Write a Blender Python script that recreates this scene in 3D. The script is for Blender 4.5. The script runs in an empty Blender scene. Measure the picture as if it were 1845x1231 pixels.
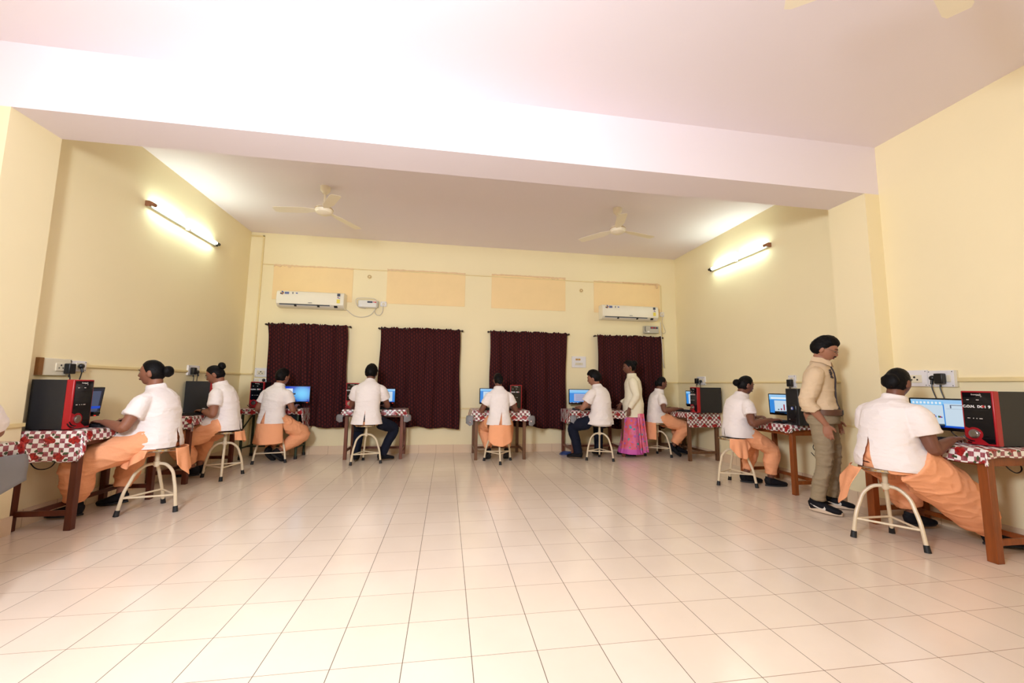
import bpy, bmesh, math, random
import numpy as np
from mathutils import Vector, Matrix

random.seed(7)
SC = bpy.context.scene
COL = SC.collection
PI = math.pi
R = math.radians

# ------------------------------------------------------------------ camera, world, lights, exposure
cam_d = bpy.data.cameras.new('camera')
cam = bpy.data.objects.new('camera', cam_d)
COL.objects.link(cam)
YAW, PITCH, ROLL, FPX = 0.1577, 0.1068, 0.0126, 728.05
fwd = Vector((math.sin(YAW) * math.cos(PITCH), math.cos(YAW) * math.cos(PITCH), math.sin(PITCH)))
rgt0 = Vector((math.cos(YAW), -math.sin(YAW), 0))
up0 = rgt0.cross(fwd)
rgt = rgt0 * math.cos(ROLL) + up0 * math.sin(ROLL)
upv = up0 * math.cos(ROLL) - rgt0 * math.sin(ROLL)
cm = Matrix((rgt, upv, -fwd)).transposed().to_4x4()
cm.translation = Vector((-0.1396, -2.7509, 1.1688))
cam.matrix_world = cm
cam_d.sensor_fit = 'HORIZONTAL'
cam_d.sensor_width = 36.0
cam_d.lens = FPX / 1845 * 36.0
cam_d.clip_start = 0.05
SC.camera = cam

w = bpy.data.worlds.new('world')
SC.world = w
w.use_nodes = True
w.node_tree.nodes['Background'].inputs[0].default_value = (0.8, 0.85, 1, 1)
w.node_tree.nodes['Background'].inputs[1].default_value = 0.15

def lamp(kind, name, loc, target, energy, color=(1, 1, 1), **kw):
    l = bpy.data.lights.new(name, kind)
    l.energy = energy
    l.color = color
    for k, v in kw.items():
        setattr(l, k, v)
    o = bpy.data.objects.new(name, l)
    COL.objects.link(o)
    o.location = loc
    if target is not None:
        o.rotation_euler = (Vector(target) - Vector(loc)).to_track_quat('-Z', 'Y').to_euler()
    return o

# the photographer's flash, bounced off the ceiling and the beam
lamp('AREA', 'umbrella_flash', (-1.75, -2.8, 2.45), (2.2, 3.6, 2.45), 215, (0.83, 0.90, 1.0), shape='DISK', size=0.9)
lamp('SPOT', 'bounce_flash', (-0.6, -3.9, 1.9), (-0.6, -3.5, 3.7), 205, (0.83, 0.90, 1.0),
     spot_size=R(120), spot_blend=1.0, shadow_soft_size=0.25)

SC.view_settings.view_transform = 'Standard'
SC.view_settings.look = 'None'
SC.view_settings.gamma = 1.0
SC.view_settings.use_curve_mapping = False
SC.view_settings.exposure = 0.0
try:
    SC.cycles.max_bounces = 10
    SC.cycles.diffuse_bounces = 7
    SC.cycles.caustics_reflective = False
    SC.cycles.caustics_refractive = False
except Exception:
    pass

# room measures (metres); floor tile module is TILE, tile lines pass through x = 0 and y = 0
TILE = 0.29
YB = 4.42
XL, XR = -3.45, 4.229
XRW, XLW = 4.181, -4.3
XPL, XPR = -3.362, 4.012
YF, YBK = 0.571, 0.972
ZB, ZC = 3.156, 3.668
YREAR = -4.6

# ------------------------------------------------------------------ helpers: materials
def lin(c):
    c = [v / 255.0 for v in c]
    return tuple(v / 12.92 if v <= 0.04045 else ((v + 0.055) / 1.055) ** 2.4 for v in c) + (1.0,)

class NT:
    """small expression helper over a node tree"""
    def __init__(s, name, rough=0.6, metal=0.0, spec=0.5):
        s.m = bpy.data.materials.new(name)
        s.m.use_nodes = True
        s.t = s.m.node_tree
        s.b = s.t.nodes['Principled BSDF']
        s.b.inputs['Roughness'].default_value = rough
        s.b.inputs['Metallic'].default_value = metal
        s.b.inputs['Specular IOR Level'].default_value = spec
    def n(s, ty, **kw):
        x = s.t.nodes.new(ty)
        for k, v in kw.items():
            setattr(x, k, v)
        return x
    def put(s, sock, v):
        if isinstance(v, bpy.types.NodeSocket):
            s.t.links.new(v, sock)
        elif v is not None:
            sock.default_value = v
    def op(s, o, a, b=None, c=None):
        x = s.n('ShaderNodeMath', operation=o)
        s.put(x.inputs[0], a)
        if b is not None: s.put(x.inputs[1], b)
        if c is not None: s.put(x.inputs[2], c)
        return x.outputs[0]
    def mix(s, f, a, b):
        x = s.n('ShaderNodeMix', data_type='RGBA')
        s.put(x.inputs[0], f); s.put(x.inputs[6], a); s.put(x.inputs[7], b)
        return x.outputs[2]
    def coord(s, kind='Object'):
        return s.n('ShaderNodeTexCoord').outputs[kind]
    def xyz(s, v):
        x = s.n('ShaderNodeSeparateXYZ')
        s.t.links.new(v, x.inputs[0])
        return x.outputs
    def noise(s, v, scale, detail=3, rough=0.55):
        x = s.n('ShaderNodeTexNoise')
        if v is not None: s.t.links.new(v, x.inputs['Vector'])
        x.inputs['Scale'].default_value = scale
        x.inputs['Detail'].default_value = detail
        x.inputs['Roughness'].default_value = rough
        return x.outputs[0]
    def scalev(s, v, sc):
        x = s.n('ShaderNodeVectorMath', operation='MULTIPLY')
        s.t.links.new(v, x.inputs[0]); x.inputs[1].default_value = sc
        return x.outputs[0]
    def ramp(s, f, a, b):
        x = s.n('ShaderNodeMapRange')
        s.put(x.inputs[0], f); x.inputs[1].default_value = a; x.inputs[2].default_value = b
        return x.outputs[0]
    def disc(s, u, v, cu, cv, ru, rv=None, soft=0.15):
        """1 inside an ellipse"""
        rv = rv or ru
        du = s.op('DIVIDE', s.op('SUBTRACT', u, cu), ru)
        dv = s.op('DIVIDE', s.op('SUBTRACT', v, cv), rv)
        d = s.op('ADD', s.op('MULTIPLY', du, du), s.op('MULTIPLY', dv, dv))
        x = s.n('ShaderNodeMapRange')
        s.put(x.inputs[0], d); x.inputs[1].default_value = 1 - soft; x.inputs[2].default_value = 1 + soft
        x.inputs[3].default_value = 1; x.inputs[4].default_value = 0
        return x.outputs[0]
    def bump(s, h, strength=0.3, dist=0.01):
        x = s.n('ShaderNodeBump')
        s.put(x.inputs['Height'], h)
        x.inputs['Strength'].default_value = strength
        x.inputs['Distance'].default_value = dist
        s.t.links.new(x.outputs[0], s.b.inputs['Normal'])
    def color(s, v):
        s.put(s.b.inputs['Base Color'], v)
        return s.m

def plain(name, rgb, rough=0.5, metal=0.0, spec=0.5, var=0.06, scale=14.0, bump=0.0):
    n = NT(name, rough, metal, spec)
    c = lin(rgb)
    d = tuple(max(0, x * (1 - var * 2)) for x in c[:3]) + (1,)
    f = n.noise(n.coord(), scale)
    if bump: n.bump(f, bump, 0.004)
    return n.color(n.mix(f, d, c))

def emit(name, rgb, strength):
    m = bpy.data.materials.new(name)
    m.use_nodes = True
    b = m.node_tree.nodes['Principled BSDF']
    b.inputs['Base Color'].default_value = (0.01, 0.01, 0.01, 1)
    b.inputs['Roughness'].default_value = 0.3
    b.inputs['Emission Color'].default_value = lin(rgb)
    b.inputs['Emission Strength'].default_value = strength
    return m

def wall_mat(name, rgb, var=0.03):
    n = NT(name, 0.75, 0, 0.3)
    co = n.coord()
    f = n.noise(co, 0.9, 4)
    g = n.noise(co, 60, 3)
    n.bump(g, 0.06, 0.003)
    c = lin(rgb)
    d = tuple(x * (1 - var * 2.5) for x in c[:3]) + (1,)
    return n.color(n.mix(f, d, c))

def floor_mat():
    n = NT('cream_floor_tile', 0.16, 0, 0.5)
    co = n.coord()
    x, y, z = n.xyz(co)
    def dist(s):
        q = n.op('FLOORED_MODULO', s, TILE)
        return n.op('MINIMUM', q, n.op('SUBTRACT', TILE, q))
    lx = n.op('LESS_THAN', dist(x), 0.0016)
    ly = n.op('LESS_THAN', dist(y), 0.0014)
    cx = n.op('FLOOR', n.op('DIVIDE', x, TILE))
    cy = n.op('FLOOR', n.op('DIVIDE', y, TILE))
    wn = n.n('ShaderNodeTexWhiteNoise', noise_dimensions='2D')
    cv = n.n('ShaderNodeCombineXYZ')
    n.put(cv.inputs[0], cx); n.put(cv.inputs[1], cy)
    n.t.links.new(cv.outputs[0], wn.inputs['Vector'])
    base = n.mix(wn.outputs[0], lin((230, 214, 196)), lin((235, 220, 203)))
    base = n.mix(n.ramp(n.noise(co, 1.3, 5), 0.35, 0.75), base, lin((226, 209, 190)))
    spot = n.ramp(n.noise(co, 9, 2), 0.80, 0.83)
    base = n.mix(n.op('MULTIPLY', spot, 0.4), base, lin((190, 150, 130)))
    c = n.mix(ly, base, lin((150, 122, 98)))
    c = n.mix(lx, c, lin((88, 74, 58)))
    line = n.op('MAXIMUM', lx, ly)
    n.put(n.b.inputs['Roughness'], n.op('ADD', n.op('MULTIPLY', n.noise(co, 3, 3), 0.10), n.op('ADD', 0.13, n.op('MULTIPLY', line, 0.5))))
    n.bump(n.op('SUBTRACT', 1.0, line), 0.15, 0.002)
    return n.color(c)

def skirting_mat(axis):
    n = NT('skirting_tile_' + 'xy'[axis], 0.3, 0, 0.4)
    co = n.coord()
    s = n.xyz(co)[axis]
    q = n.op('FLOORED_MODULO', s, TILE)
    l = n.op('LESS_THAN', n.op('MINIMUM', q, n.op('SUBTRACT', TILE, q)), 0.002)
    base = n.mix(n.noise(co, 3, 3), lin((222, 196, 166)), lin((228, 206, 178)))
    return n.color(n.mix(l, base, lin((170, 140, 110))))

def cloth_print():
    n = NT('rose_check_oilcloth', 0.28, 0, 0.5)
    uv = n.coord('UV')
    u, v, _ = n.xyz(uv)
    S = 0.035
    fu = n.op('FLOORED_MODULO', n.op('FLOOR', n.op('DIVIDE', u, S)), 2.0)
    fv = n.op('FLOORED_MODULO', n.op('FLOOR', n.op('DIVIDE', v, S)), 2.0)
    chk = n.op('ABSOLUTE', n.op('SUBTRACT', fu, fv))
    mu = n.op('FLOORED_MODULO', u, S / 3); mv = n.op('FLOORED_MODULO', v, S / 3)
    ln = n.op('MAXIMUM', n.op('LESS_THAN', mu, 0.002), n.op('LESS_THAN', mv, 0.002))
    mauve = n.mix(n.op('MULTIPLY', ln, 0.6), lin((150, 74, 88)), lin((196, 140, 140)))
    mauve = n.mix(n.ramp(n.noise(uv, 40, 2), 0.4, 0.7), mauve, lin((124, 52, 62)))
    c = n.mix(chk, lin((232, 230, 226)), mauve)
    P, Q = 0.168, 0.124
    row = n.op('FLOOR', n.op('DIVIDE', v, Q))
    off = n.op('MULTIPLY', n.op('FLOORED_MODULO', row, 2.0), P * 0.45)
    cu = n.op('SUBTRACT', n.op('FLOORED_MODULO', n.op('ADD', u, off), P), P / 2)
    cv = n.op('SUBTRACT', n.op('FLOORED_MODULO', v, Q), Q / 2)
    nz = n.op('MULTIPLY', n.op('SUBTRACT', n.noise(uv, 55, 2), 0.5), 0.018)
    cu = n.op('ADD', cu, nz); cv = n.op('ADD', cv, nz)
    leaf = None
    for (a, b, ru, rv) in ((0.075, 0.045, 0.030, 0.014), (0.085, -0.035, 0.022, 0.013), (-0.085, 0.05, 0.014, 0.024), (-0.05, -0.062, 0.026, 0.012), (0.03, 0.075, 0.016, 0.016)):
        d = n.disc(cu, cv, a * .60, b * .60, ru * .62, rv * .62)
        leaf = d if leaf is None else n.op('MAXIMUM', leaf, d)
    c = n.mix(leaf, c, n.mix(n.noise(uv, 70, 2), lin((38, 52, 34)), lin((74, 92, 58))))
    rose = None
    for (a, b, r) in ((-0.042, 0.0, 0.034), (0.0, 0.022, 0.036), (0.034, -0.006, 0.034), (-0.008, -0.026, 0.026)):
        d = n.disc(cu, cv, a * .58, b * .58, r * .56)
        rose = d if rose is None else n.op('MAXIMUM', rose, d)
    red = n.mix(n.ramp(n.noise(uv, 60, 3), 0.35, 0.65), lin((96, 14, 18)), lin((186, 40, 38)))
    return n.color(n.mix(rose, c, red))

def curtain_mat():
    n = NT('maroon_ikat_curtain', 0.85, 0, 0.15)
    uv = n.coord('UV')
    u, v, _ = n.xyz(uv)
    P, Q = 0.040, 0.062
    col = n.op('FLOOR', n.op('DIVIDE', u, P))
    vo = n.op('ADD', v, n.op('MULTIPLY', n.op('FLOORED_MODULO', col, 2.0), Q / 2))
    a = n.op('ABSOLUTE', n.op('SUBTRACT', n.op('FLOORED_MODULO', u, P), P / 2))
    b = n.op('ABSOLUTE', n.op('SUBTRACT', n.op('FLOORED_MODULO', vo, Q), Q / 2))
    d = n.op('ADD', n.op('DIVIDE', a, P * 0.30), n.op('DIVIDE', b, Q * 0.36))
    d = n.op('ADD', d, n.op('MULTIPLY', n.op('SUBTRACT', n.noise(uv, 220, 1), 0.5), 0.9))
    dia = n.op('LESS_THAN', d, 1.0)
    core = n.op('LESS_THAN', d, 0.42)
    base = n.mix(n.noise(n.scalev(uv, (180, 12, 1)), 1, 2), lin((40, 16, 20)), lin((58, 26, 28)))
    c = n.mix(dia, base, lin((96, 35, 30)))
    c = n.mix(core, c, lin((52, 20, 22)))
    return n.color(c)

def saree_mat():
    n = NT('pink_floral_saree', 0.6, 0, 0.3)
    co = n.coord()
    z = n.xyz(co)[2]
    c = n.mix(n.ramp(n.noise(co, 9, 3), 0.4, 0.62), lin((226, 98, 112)), lin((224, 120, 170)))
    def dots(scale, th, rgb, c, seed):
        vo = n.n('ShaderNodeTexVoronoi')
        mp = n.n('ShaderNodeVectorMath', operation='ADD')
        n.t.links.new(co, mp.inputs[0]); mp.inputs[1].default_value = (seed, seed * 2, seed * 3)
        n.t.links.new(mp.outputs[0], vo.inputs['Vector'])
        vo.inputs['Scale'].default_value = scale
        m = n.op('LESS_THAN', n.op('ADD', vo.outputs['Distance'], n.op('MULTIPLY', n.noise(co, 60, 2), 0.2)), th)
        return n.mix(m, c, rgb)
    c = dots(13, 0.40, lin((186, 104, 196)), c, 1.3)
    c = dots(11, 0.33, lin((84, 160, 172)), c, 4.1)
    c = dots(26, 0.34, lin((206, 132, 108)), c, 7.7)
    c = n.mix(n.op('LESS_THAN', z, 0.14), c, lin((206, 96, 178)))
    return n.color(c)

def wood(name, rgb, dark=0.6, rough=0.4):
    n = NT(name, rough, 0, 0.4)
    co = n.coord()
    f = n.noise(n.scalev(co, (22, 22, 2.2)), 1.6, 5, 0.6)
    c = lin(rgb); d = tuple(x * dark for x in c[:3]) + (1,)
    g = n.ramp(n.noise(co, 5, 3), 0.35, 0.7)
    return n.color(n.mix(n.ramp(f, 0.3, 0.7), d, n.mix(g, c, tuple(x * 0.85 for x in c[:3]) + (1,))))

def fabric(name, rgb, rough=0.85, bump=0.25, sc=9.0, weave=True):
    n = NT(name, rough, 0, 0.2)
    co = n.coord()
    f = n.noise(n.scalev(co, (1.0, 1.0, 1.9)), sc, 4, 0.5)
    n.bump(f, bump, 0.02)
    c = lin(rgb); d = tuple(x * 0.94 for x in c[:3]) + (1,)
    return n.color(n.mix(n.noise(co, 5, 2), d, c))

M = {}
M['wall'] = wall_mat('cream_yellow_wall', (246, 233, 193))
M['ceiling'] = wall_mat('white_ceiling', (236, 227, 233), 0.015)
M['floor'] = floor_mat()
M['skx'], M['sky'] = skirting_mat(0), skirting_mat(1)
M['cloth'] = cloth_print()
M['clothback'] = plain('grey_oilcloth_back', (134, 134, 138), 0.6)
M['curtain'] = curtain_mat()
M['rod'] = plain('dark_rod', (60, 50, 44), 0.4, 0.6)
M['panel'] = plain('orange_board', (248, 220, 166), 0.7, var=0.04, scale=4)
M['paneledge'] = plain('peeled_edge', (240, 210, 166), 0.8, var=0.10, scale=30)
M['conduit'] = plain('cream_conduit', (236, 216, 160), 0.5)
M['acwhite'] = plain('ac_white', (238, 232, 214), 0.35, var=0.02)
M['acgrey'] = plain('ac_slot', (70, 76, 86), 0.4)
M['steel'] = plain('bright_steel', (200, 196, 186), 0.22, 1.0, var=0.05)
M['stoolpaint'] = plain('cream_enamel', (228, 212, 182), 0.35, var=0.09, scale=30)
M['rubber'] = plain('black_rubber', (22, 24, 28), 0.6)
M['black'] = plain('black_plastic', (20, 21, 25), 0.35, var=0.1)
M['gloss'] = plain('gloss_black', (10, 12, 17), 0.12, var=0.05)
M['side'] = plain('graphite_side', (28, 29, 34), 0.5, var=0.08, scale=50)
M['red'] = plain('case_red', (168, 20, 32), 0.3, var=0.04)
M['chrome'] = plain('chrome', (200, 200, 205), 0.15, 1.0, var=0.03)
M['white'] = plain('white_plastic', (232, 230, 232), 0.4, var=0.03)
M['ivory'] = plain('ivory_plastic', (228, 220, 196), 0.45, var=0.03)
M['rust'] = plain('rusty_edge', (150, 100, 50), 0.8, var=0.25, scale=25)
M['greybox'] = plain('stabilizer_grey', (190, 186, 172), 0.45, var=0.03)
M['whitebox'] = plain('stabilizer_white', (226, 224, 216), 0.4, var=0.03)
M['cablew'] = plain('white_cable', (206, 200, 190), 0.5)
M['bluec'] = plain('blue_cable', (46, 72, 132), 0.45)
M['tube'] = emit('fluorescent_tube', (236, 255, 240), 46.0)
M['batten'] = plain('tube_batten', (222, 224, 210), 0.5)
M['fan'] = plain('fan_cream', (240, 230, 206), 0.4, var=0.02)
M['greenm'] = plain('green_metal', (44, 60, 42), 0.45)
M['w_dark'] = wood('dark_red_wood', (98, 46, 30))
M['w_orange'] = wood('orange_brown_wood', (150, 78, 30))
M['w_old'] = wood('worn_brown_wood', (118, 82, 56))
M['w_mid'] = wood('mid_brown_wood', (132, 78, 58))
M['w_tan'] = wood('tan_brown_wood', (128, 90, 66))
M['coat'] = fabric('white_coat', (240, 232, 230), bump=0.6, sc=11.0)
M['kameez'] = fabric('orange_cotton', (244, 172, 128), bump=0.6)
M['navy'] = fabric('navy_trouser', (22, 26, 42))
M['jacket'] = fabric('cream_jacket', (240, 232, 208))
M['beige'] = fabric('beige_shirt', (214, 190, 158), bump=0.5)
M['khaki'] = fabric('khaki_trouser', (148, 133, 108), bump=0.6)
M['saree'] = saree_mat()
M['shoe'] = fabric('black_shoe', (20, 20, 26), 0.7)
M['sole'] = plain('brown_sole', (92, 74, 56), 0.7)
M['solew'] = plain('white_sole', (214, 192, 168), 0.6)
M['hair'] = NT('black_hair', 0.5, 0, 0.12)
_n = M['hair']
_n.bump(_n.noise(_n.scalev(_n.coord(), (60, 60, 12)), 2, 3), 0.5, 0.004)
M['hair'] = _n.color(lin((13, 11, 12)))
M['belt'] = plain('brown_leather', (96, 62, 42), 0.5)
M['trim'] = plain('dark_placket', (58, 50, 54), 0.7)
M['silver'] = plain('silver_print', (220, 214, 206), 0.4)
M['gold'] = plain('gold', (206, 170, 100), 0.3, 0.8)
M['eyew'] = plain('eye_white', (186, 176, 168), 0.3)
M['lip'] = plain('lip', (120, 60, 54), 0.5)
M['lens'] = plain('glasses_wire', (120, 112, 104), 0.3, 0.7)
M['s_blue'] = emit('screen_blue', (44, 132, 214), 1.0)
M['s_deep'] = emit('screen_deep_blue', (16, 70, 190), 1.0)
M['s_sky'] = emit('screen_sky', (120, 190, 236), 1.0)
_n = NT('screen_desktop_picture', 0.3)
_x, _y, _z = _n.xyz(_n.coord())
_c = _n.mix(_n.disc(_x, _z, .10, .01, .115, .10, .95), lin((14, 60, 190)), lin((110, 200, 245)))
_n.put(_n.b.inputs['Emission Color'], _c); _n.b.inputs['Emission Strength'].default_value = 1.0
M['s_desk'] = _n.color(lin((5, 5, 8)))
M['s_page'] = emit('screen_page', (196, 214, 228), 1.0)
M['s_light'] = emit('screen_window', (224, 232, 240), 1.0)
M['s_lav'] = emit('screen_lavender', (168, 170, 200), 1.0)
M['s_bar'] = emit('screen_toolbar', (150, 196, 236), 1.0)
M['s_dark'] = emit('screen_dark', (40, 44, 60), 0.6)
M['s_red'] = emit('screen_red', (170, 40, 60), 0.8)
M['s_green'] = emit('screen_green', (40, 110, 60), 0.8)
M['s_txt'] = emit('screen_text', (90, 100, 130), 0.6)
M['led'] = emit('red_led', (255, 40, 30), 2.0)
M['st_blue'] = plain('sticker_blue', (60, 90, 170), 0.5)
M['st_yel'] = plain('sticker_yellow', (240, 220, 90), 0.5)
M['st_dark'] = plain('sticker_dark', (58, 62, 84), 0.5)
M['st_red'] = plain('sticker_red', (205, 50, 50), 0.5)
M['st_white'] = plain('sticker_white', (240, 240, 240), 0.5)
M['st_brown'] = plain('sticker_brown', (150, 100, 70), 0.5)

def skin(name, rgb):
    n = NT(name, 0.5, 0, 0.35)
    co = n.coord()
    c = lin(rgb); d = tuple(x * 0.86 for x in c[:3]) + (1,)
    n.bump(n.noise(co, 120, 2), 0.05, 0.002)
    return n.color(n.mix(n.noise(co, 12, 3), d, c))
M['skin_a'] = skin('warm_brown_skin', (164, 114, 90))
M['skin_b'] = skin('deep_brown_skin', (120, 77, 60))
M['skin_c'] = skin('mid_brown_skin', (146, 97, 75))

# ------------------------------------------------------------------ helpers: geometry
def nrm(v):
    v = np.asarray(v, float)
    return v / (np.linalg.norm(v) + 1e-12)

class Geo:
    def __init__(s):
        s.v, s.f, s.m, s.uv = [], [], [], None
    def add(s, V, F, mat=0):
        o = len(s.v)
        s.v.extend([tuple(map(float, p)) for p in V])
        s.f.extend([tuple(i + o for i in f) for f in F])
        s.m.extend([mat] * len(F))
        return s
    def box(s, c, size, mat=0, rot=None):
        hx, hy, hz = size[0] / 2, size[1] / 2, size[2] / 2
        V = np.array([(x, y, z) for x in (-hx, hx) for y in (-hy, hy) for z in (-hz, hz)], float)
        if rot is not None: V = V @ np.array(rot).T
        V = V + np.array(c, float)
        return s.add(V, [(0, 1, 3, 2), (4, 6, 7, 5), (0, 4, 5, 1), (2, 3, 7, 6), (0, 2, 6, 4), (1, 5, 7, 3)], mat)
    def span(s, a, b, mat=0):
        a, b = np.minimum(a, b), np.maximum(a, b)
        return s.box((a + b) / 2, b - a, mat)
    def loft(s, C, rx, ry, right=(1, 0, 0), n=20, mat=0, power=2.0, shape=None, cap=True):
        C = np.asarray(C, float); k = len(C)
        rx = np.broadcast_to(rx, (k,)); ry = np.broadcast_to(ry, (k,))
        right = np.asarray(right, float)
        if right.ndim == 1: right = np.broadcast_to(right, (k, 3))
        th = np.arange(n) * 2 * PI / n
        V = []
        for i in range(k):
            a = C[max(0, i - 1)]; b = C[min(k - 1, i + 1)]
            T = nrm(b - a)
            Rr = nrm(right[i] - T * np.dot(right[i], T)); Fw = np.cross(T, Rr)
            ct, st = np.cos(th), np.sin(th)
            e = 2.0 / power
            x = np.sign(ct) * np.abs(ct) ** e; y = np.sign(st) * np.abs(st) ** e
            q = 1.0
            if shape is not None: q = np.array([shape(i, t) for t in th])
            V.append(C[i] + np.outer(rx[i] * x * q, Rr) + np.outer(ry[i] * y * q, Fw))
        V = np.concatenate(V)
        F = []
        for i in range(k - 1):
            for j in range(n):
                j2 = (j + 1) % n
                F.append((i * n + j, i * n + j2, (i + 1) * n + j2, (i + 1) * n + j))
        if cap:
            V = np.vstack([V, C[0], C[-1]])
            a, b = k * n, k * n + 1
            for j in range(n):
                j2 = (j + 1) % n
                F.append((a, j2, j)); F.append((b, (k - 1) * n + j, (k - 1) * n + j2))
        return s.add(V, F, mat)
    def tube(s, P, r, n=10, mat=0, sub=0, closed=False):
        P = np.asarray(P, float)
        r = np.broadcast_to(np.asarray(r, float), (len(P),))
        if sub: P, r = crv(P, sub, r)
        d = P[-1] - P[0]
        ref = np.array((0, 0, 1.0))
        if abs(nrm(P[1] - P[0])[2]) > 0.9: ref = np.array((1.0, 0, 0))
        # parallel transport
        rights = []
        T = nrm(P[1] - P[0]); Rr = nrm(np.cross(T, ref))
        for i in range(len(P)):
            T = nrm(P[min(i + 1, len(P) - 1)] - P[max(i - 1, 0)])
            Rr = nrm(Rr - T * np.dot(Rr, T)); rights.append(Rr)
        return s.loft(P, r, r, np.array(rights), n, mat)
    def cyl(s, a, b, r0, r1=None, n=14, mat=0):
        return s.tube([a, b], [r0, r0 if r1 is None else r1], n, mat)
    def ell(s, c, r, rot=None, n=16, k=10, mat=0):
        c = np.asarray(c, float); V = []; F = []
        for i in range(1, k):
            p = PI * i / k
            for j in range(n):
                t = 2 * PI * j / n
                V.append((math.sin(p) * math.cos(t), math.sin(p) * math.sin(t), math.cos(p)))
        V += [(0, 0, 1), (0, 0, -1)]
        V = np.array(V) * np.broadcast_to(np.asarray(r, float), (3,))
        if rot is not None: V = V @ np.array(rot).T
        for i in range(k - 2):
            for j in range(n):
                j2 = (j + 1) % n
                F.append((i * n + j, (i + 1) * n + j, (i + 1) * n + j2, i * n + j2))
        a, b = (k - 1) * n, (k - 1) * n + 1
        for j in range(n):
            j2 = (j + 1) % n
            F.append((a, j, j2)); F.append((b, (k - 2) * n + j2, (k - 2) * n + j))
        return s.add(V + c, F, mat)
    def lathe(s, prof, c=(0, 0, 0), n=28, mat=0):
        """profile of (r, z) pairs revolved about z at c; closed by r=0 ends"""
        c = np.asarray(c, float); V = []; F = []
        for (r, z) in prof:
            for j in range(n):
                t = 2 * PI * j / n
                V.append((r * math.cos(t) + c[0], r * math.sin(t) + c[1], z + c[2]))
        for i in range(len(prof) - 1):
            for j in range(n):
                j2 = (j + 1) % n
                F.append((i * n + j, i * n + j2, (i + 1) * n + j2, (i + 1) * n + j))
        return s.add(V, F, mat)
    def prism(s, poly, axis, a, b, mat=0):
        """2-D polygon extruded along an axis from a to b; the other two axes in x<y<z order"""
        V = []
        for h in (a, b):
            for (p, q) in poly:
                t = [p, q]; t.insert(axis, h); V.append(t)
        k = len(poly)
        F = [(i, (i + 1) % k, k + (i + 1) % k, k + i) for i in range(k)]
        F += [tuple(range(k))[::-1], tuple(range(k, 2 * k))]
        return s.add(V, F, mat)
    def mesh(s, name):
        me = bpy.data.meshes.new(name)
        me.from_pydata(s.v, [], s.f)
        me.polygons.foreach_set('material_index', s.m)
        me.update()
        return me

def crv(P, k, r=None):
    """Catmull-Rom resample: k steps per span"""
    P = np.asarray(P, float)
    Q = np.vstack([2 * P[0] - P[1], P, 2 * P[-1] - P[-2]])
    if r is not None:
        r = np.broadcast_to(np.asarray(r, float), (len(P),)); rr = np.concatenate([[r[0]], r, [r[-1]]])
    out, ro = [], []
    for i in range(1, len(Q) - 2):
        for t in np.arange(k) / k:
            h = 0.5 * np.array([-t + 2 * t * t - t ** 3, 2 - 5 * t * t + 3 * t ** 3, t + 4 * t * t - 3 * t ** 3, -t * t + t ** 3])
            out.append(h @ Q[i - 1:i + 3])
            if r is not None: ro.append(h @ rr[i - 1:i + 3])
    out.append(P[-1])
    if r is None: return np.array(out)
    ro.append(r[-1])
    return np.array(out), np.array(ro)

def fixn(me):
    bm = bmesh.new(); bm.from_mesh(me)
    bmesh.ops.recalc_face_normals(bm, faces=bm.faces)
    bm.to_mesh(me); bm.free()

def link(name, me, mats, parent=None, smooth=35, bevel=0.0):
    if not isinstance(mats, (list, tuple)): mats = [mats]
    for m in mats: me.materials.append(m)
    o = bpy.data.objects.new(name, me)
    COL.objects.link(o)
    if smooth:
        me.polygons.foreach_set('use_smooth', [True] * len(me.polygons))
        me.set_sharp_from_angle(angle=R(smooth))
    if parent is not None: o.parent = parent
    if bevel:
        b = o.modifiers.new('bevel', 'BEVEL')
        b.width = bevel; b.segments = 2; b.limit_method = 'ANGLE'; b.angle_limit = R(40)
    return o

def part(name, g, mats, parent=None, smooth=35, bevel=0.0, fix=True):
    me = g.mesh(name)
    if fix: fixn(me)
    return link(name, me, mats, parent, smooth, bevel)

def tag(o, label, cat, group=None):
    o['label'] = label; o['category'] = cat
    if group: o['group'] = group
    return o

def thing(name, label, cat, loc=(0, 0, 0), rz=0.0, group=None):
    o = bpy.data.objects.new(name, None)
    o.empty_display_size = 0.1
    COL.objects.link(o)
    o.location = loc; o.rotation_euler = (0, 0, rz)
    return tag(o, label, cat, group)

def struct(name, g, mats, smooth=0, bevel=0.0):
    o = part(name, g, mats, None, smooth, bevel)
    o['kind'] = 'structure'
    return o

def dup(root, loc, rz, label, group=None, name=None):
    r = root.copy(); COL.objects.link(r)
    r.location = loc; r.rotation_euler = (0, 0, rz); r['label'] = label
    if group: r['group'] = group
    def rec(a, b):
        for ch in list(a.children):
            c = ch.copy(); COL.objects.link(c); c.parent = b
            rec(ch, c)
    rec(root, r)
    return r

def text_mesh(txt, size, mat, name, parent, loc, rot, depth=0.0006, bold=0.0):
    cu = bpy.data.curves.new(name, 'FONT')
    cu.body = txt; cu.size = size; cu.align_x = 'CENTER'; cu.align_y = 'CENTER'
    cu.extrude = depth; cu.offset = bold
    to = bpy.data.objects.new(name, cu)
    COL.objects.link(to)
    dg = bpy.context.evaluated_depsgraph_get()
    me = bpy.data.meshes.new_from_object(to.evaluated_get(dg))
    bpy.data.objects.remove(to); bpy.data.curves.remove(cu)
    me.materials.clear()
    o = link(name, me, mat, parent, 0)
    o.location = loc; o.rotation_euler = rot
    return o

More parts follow.
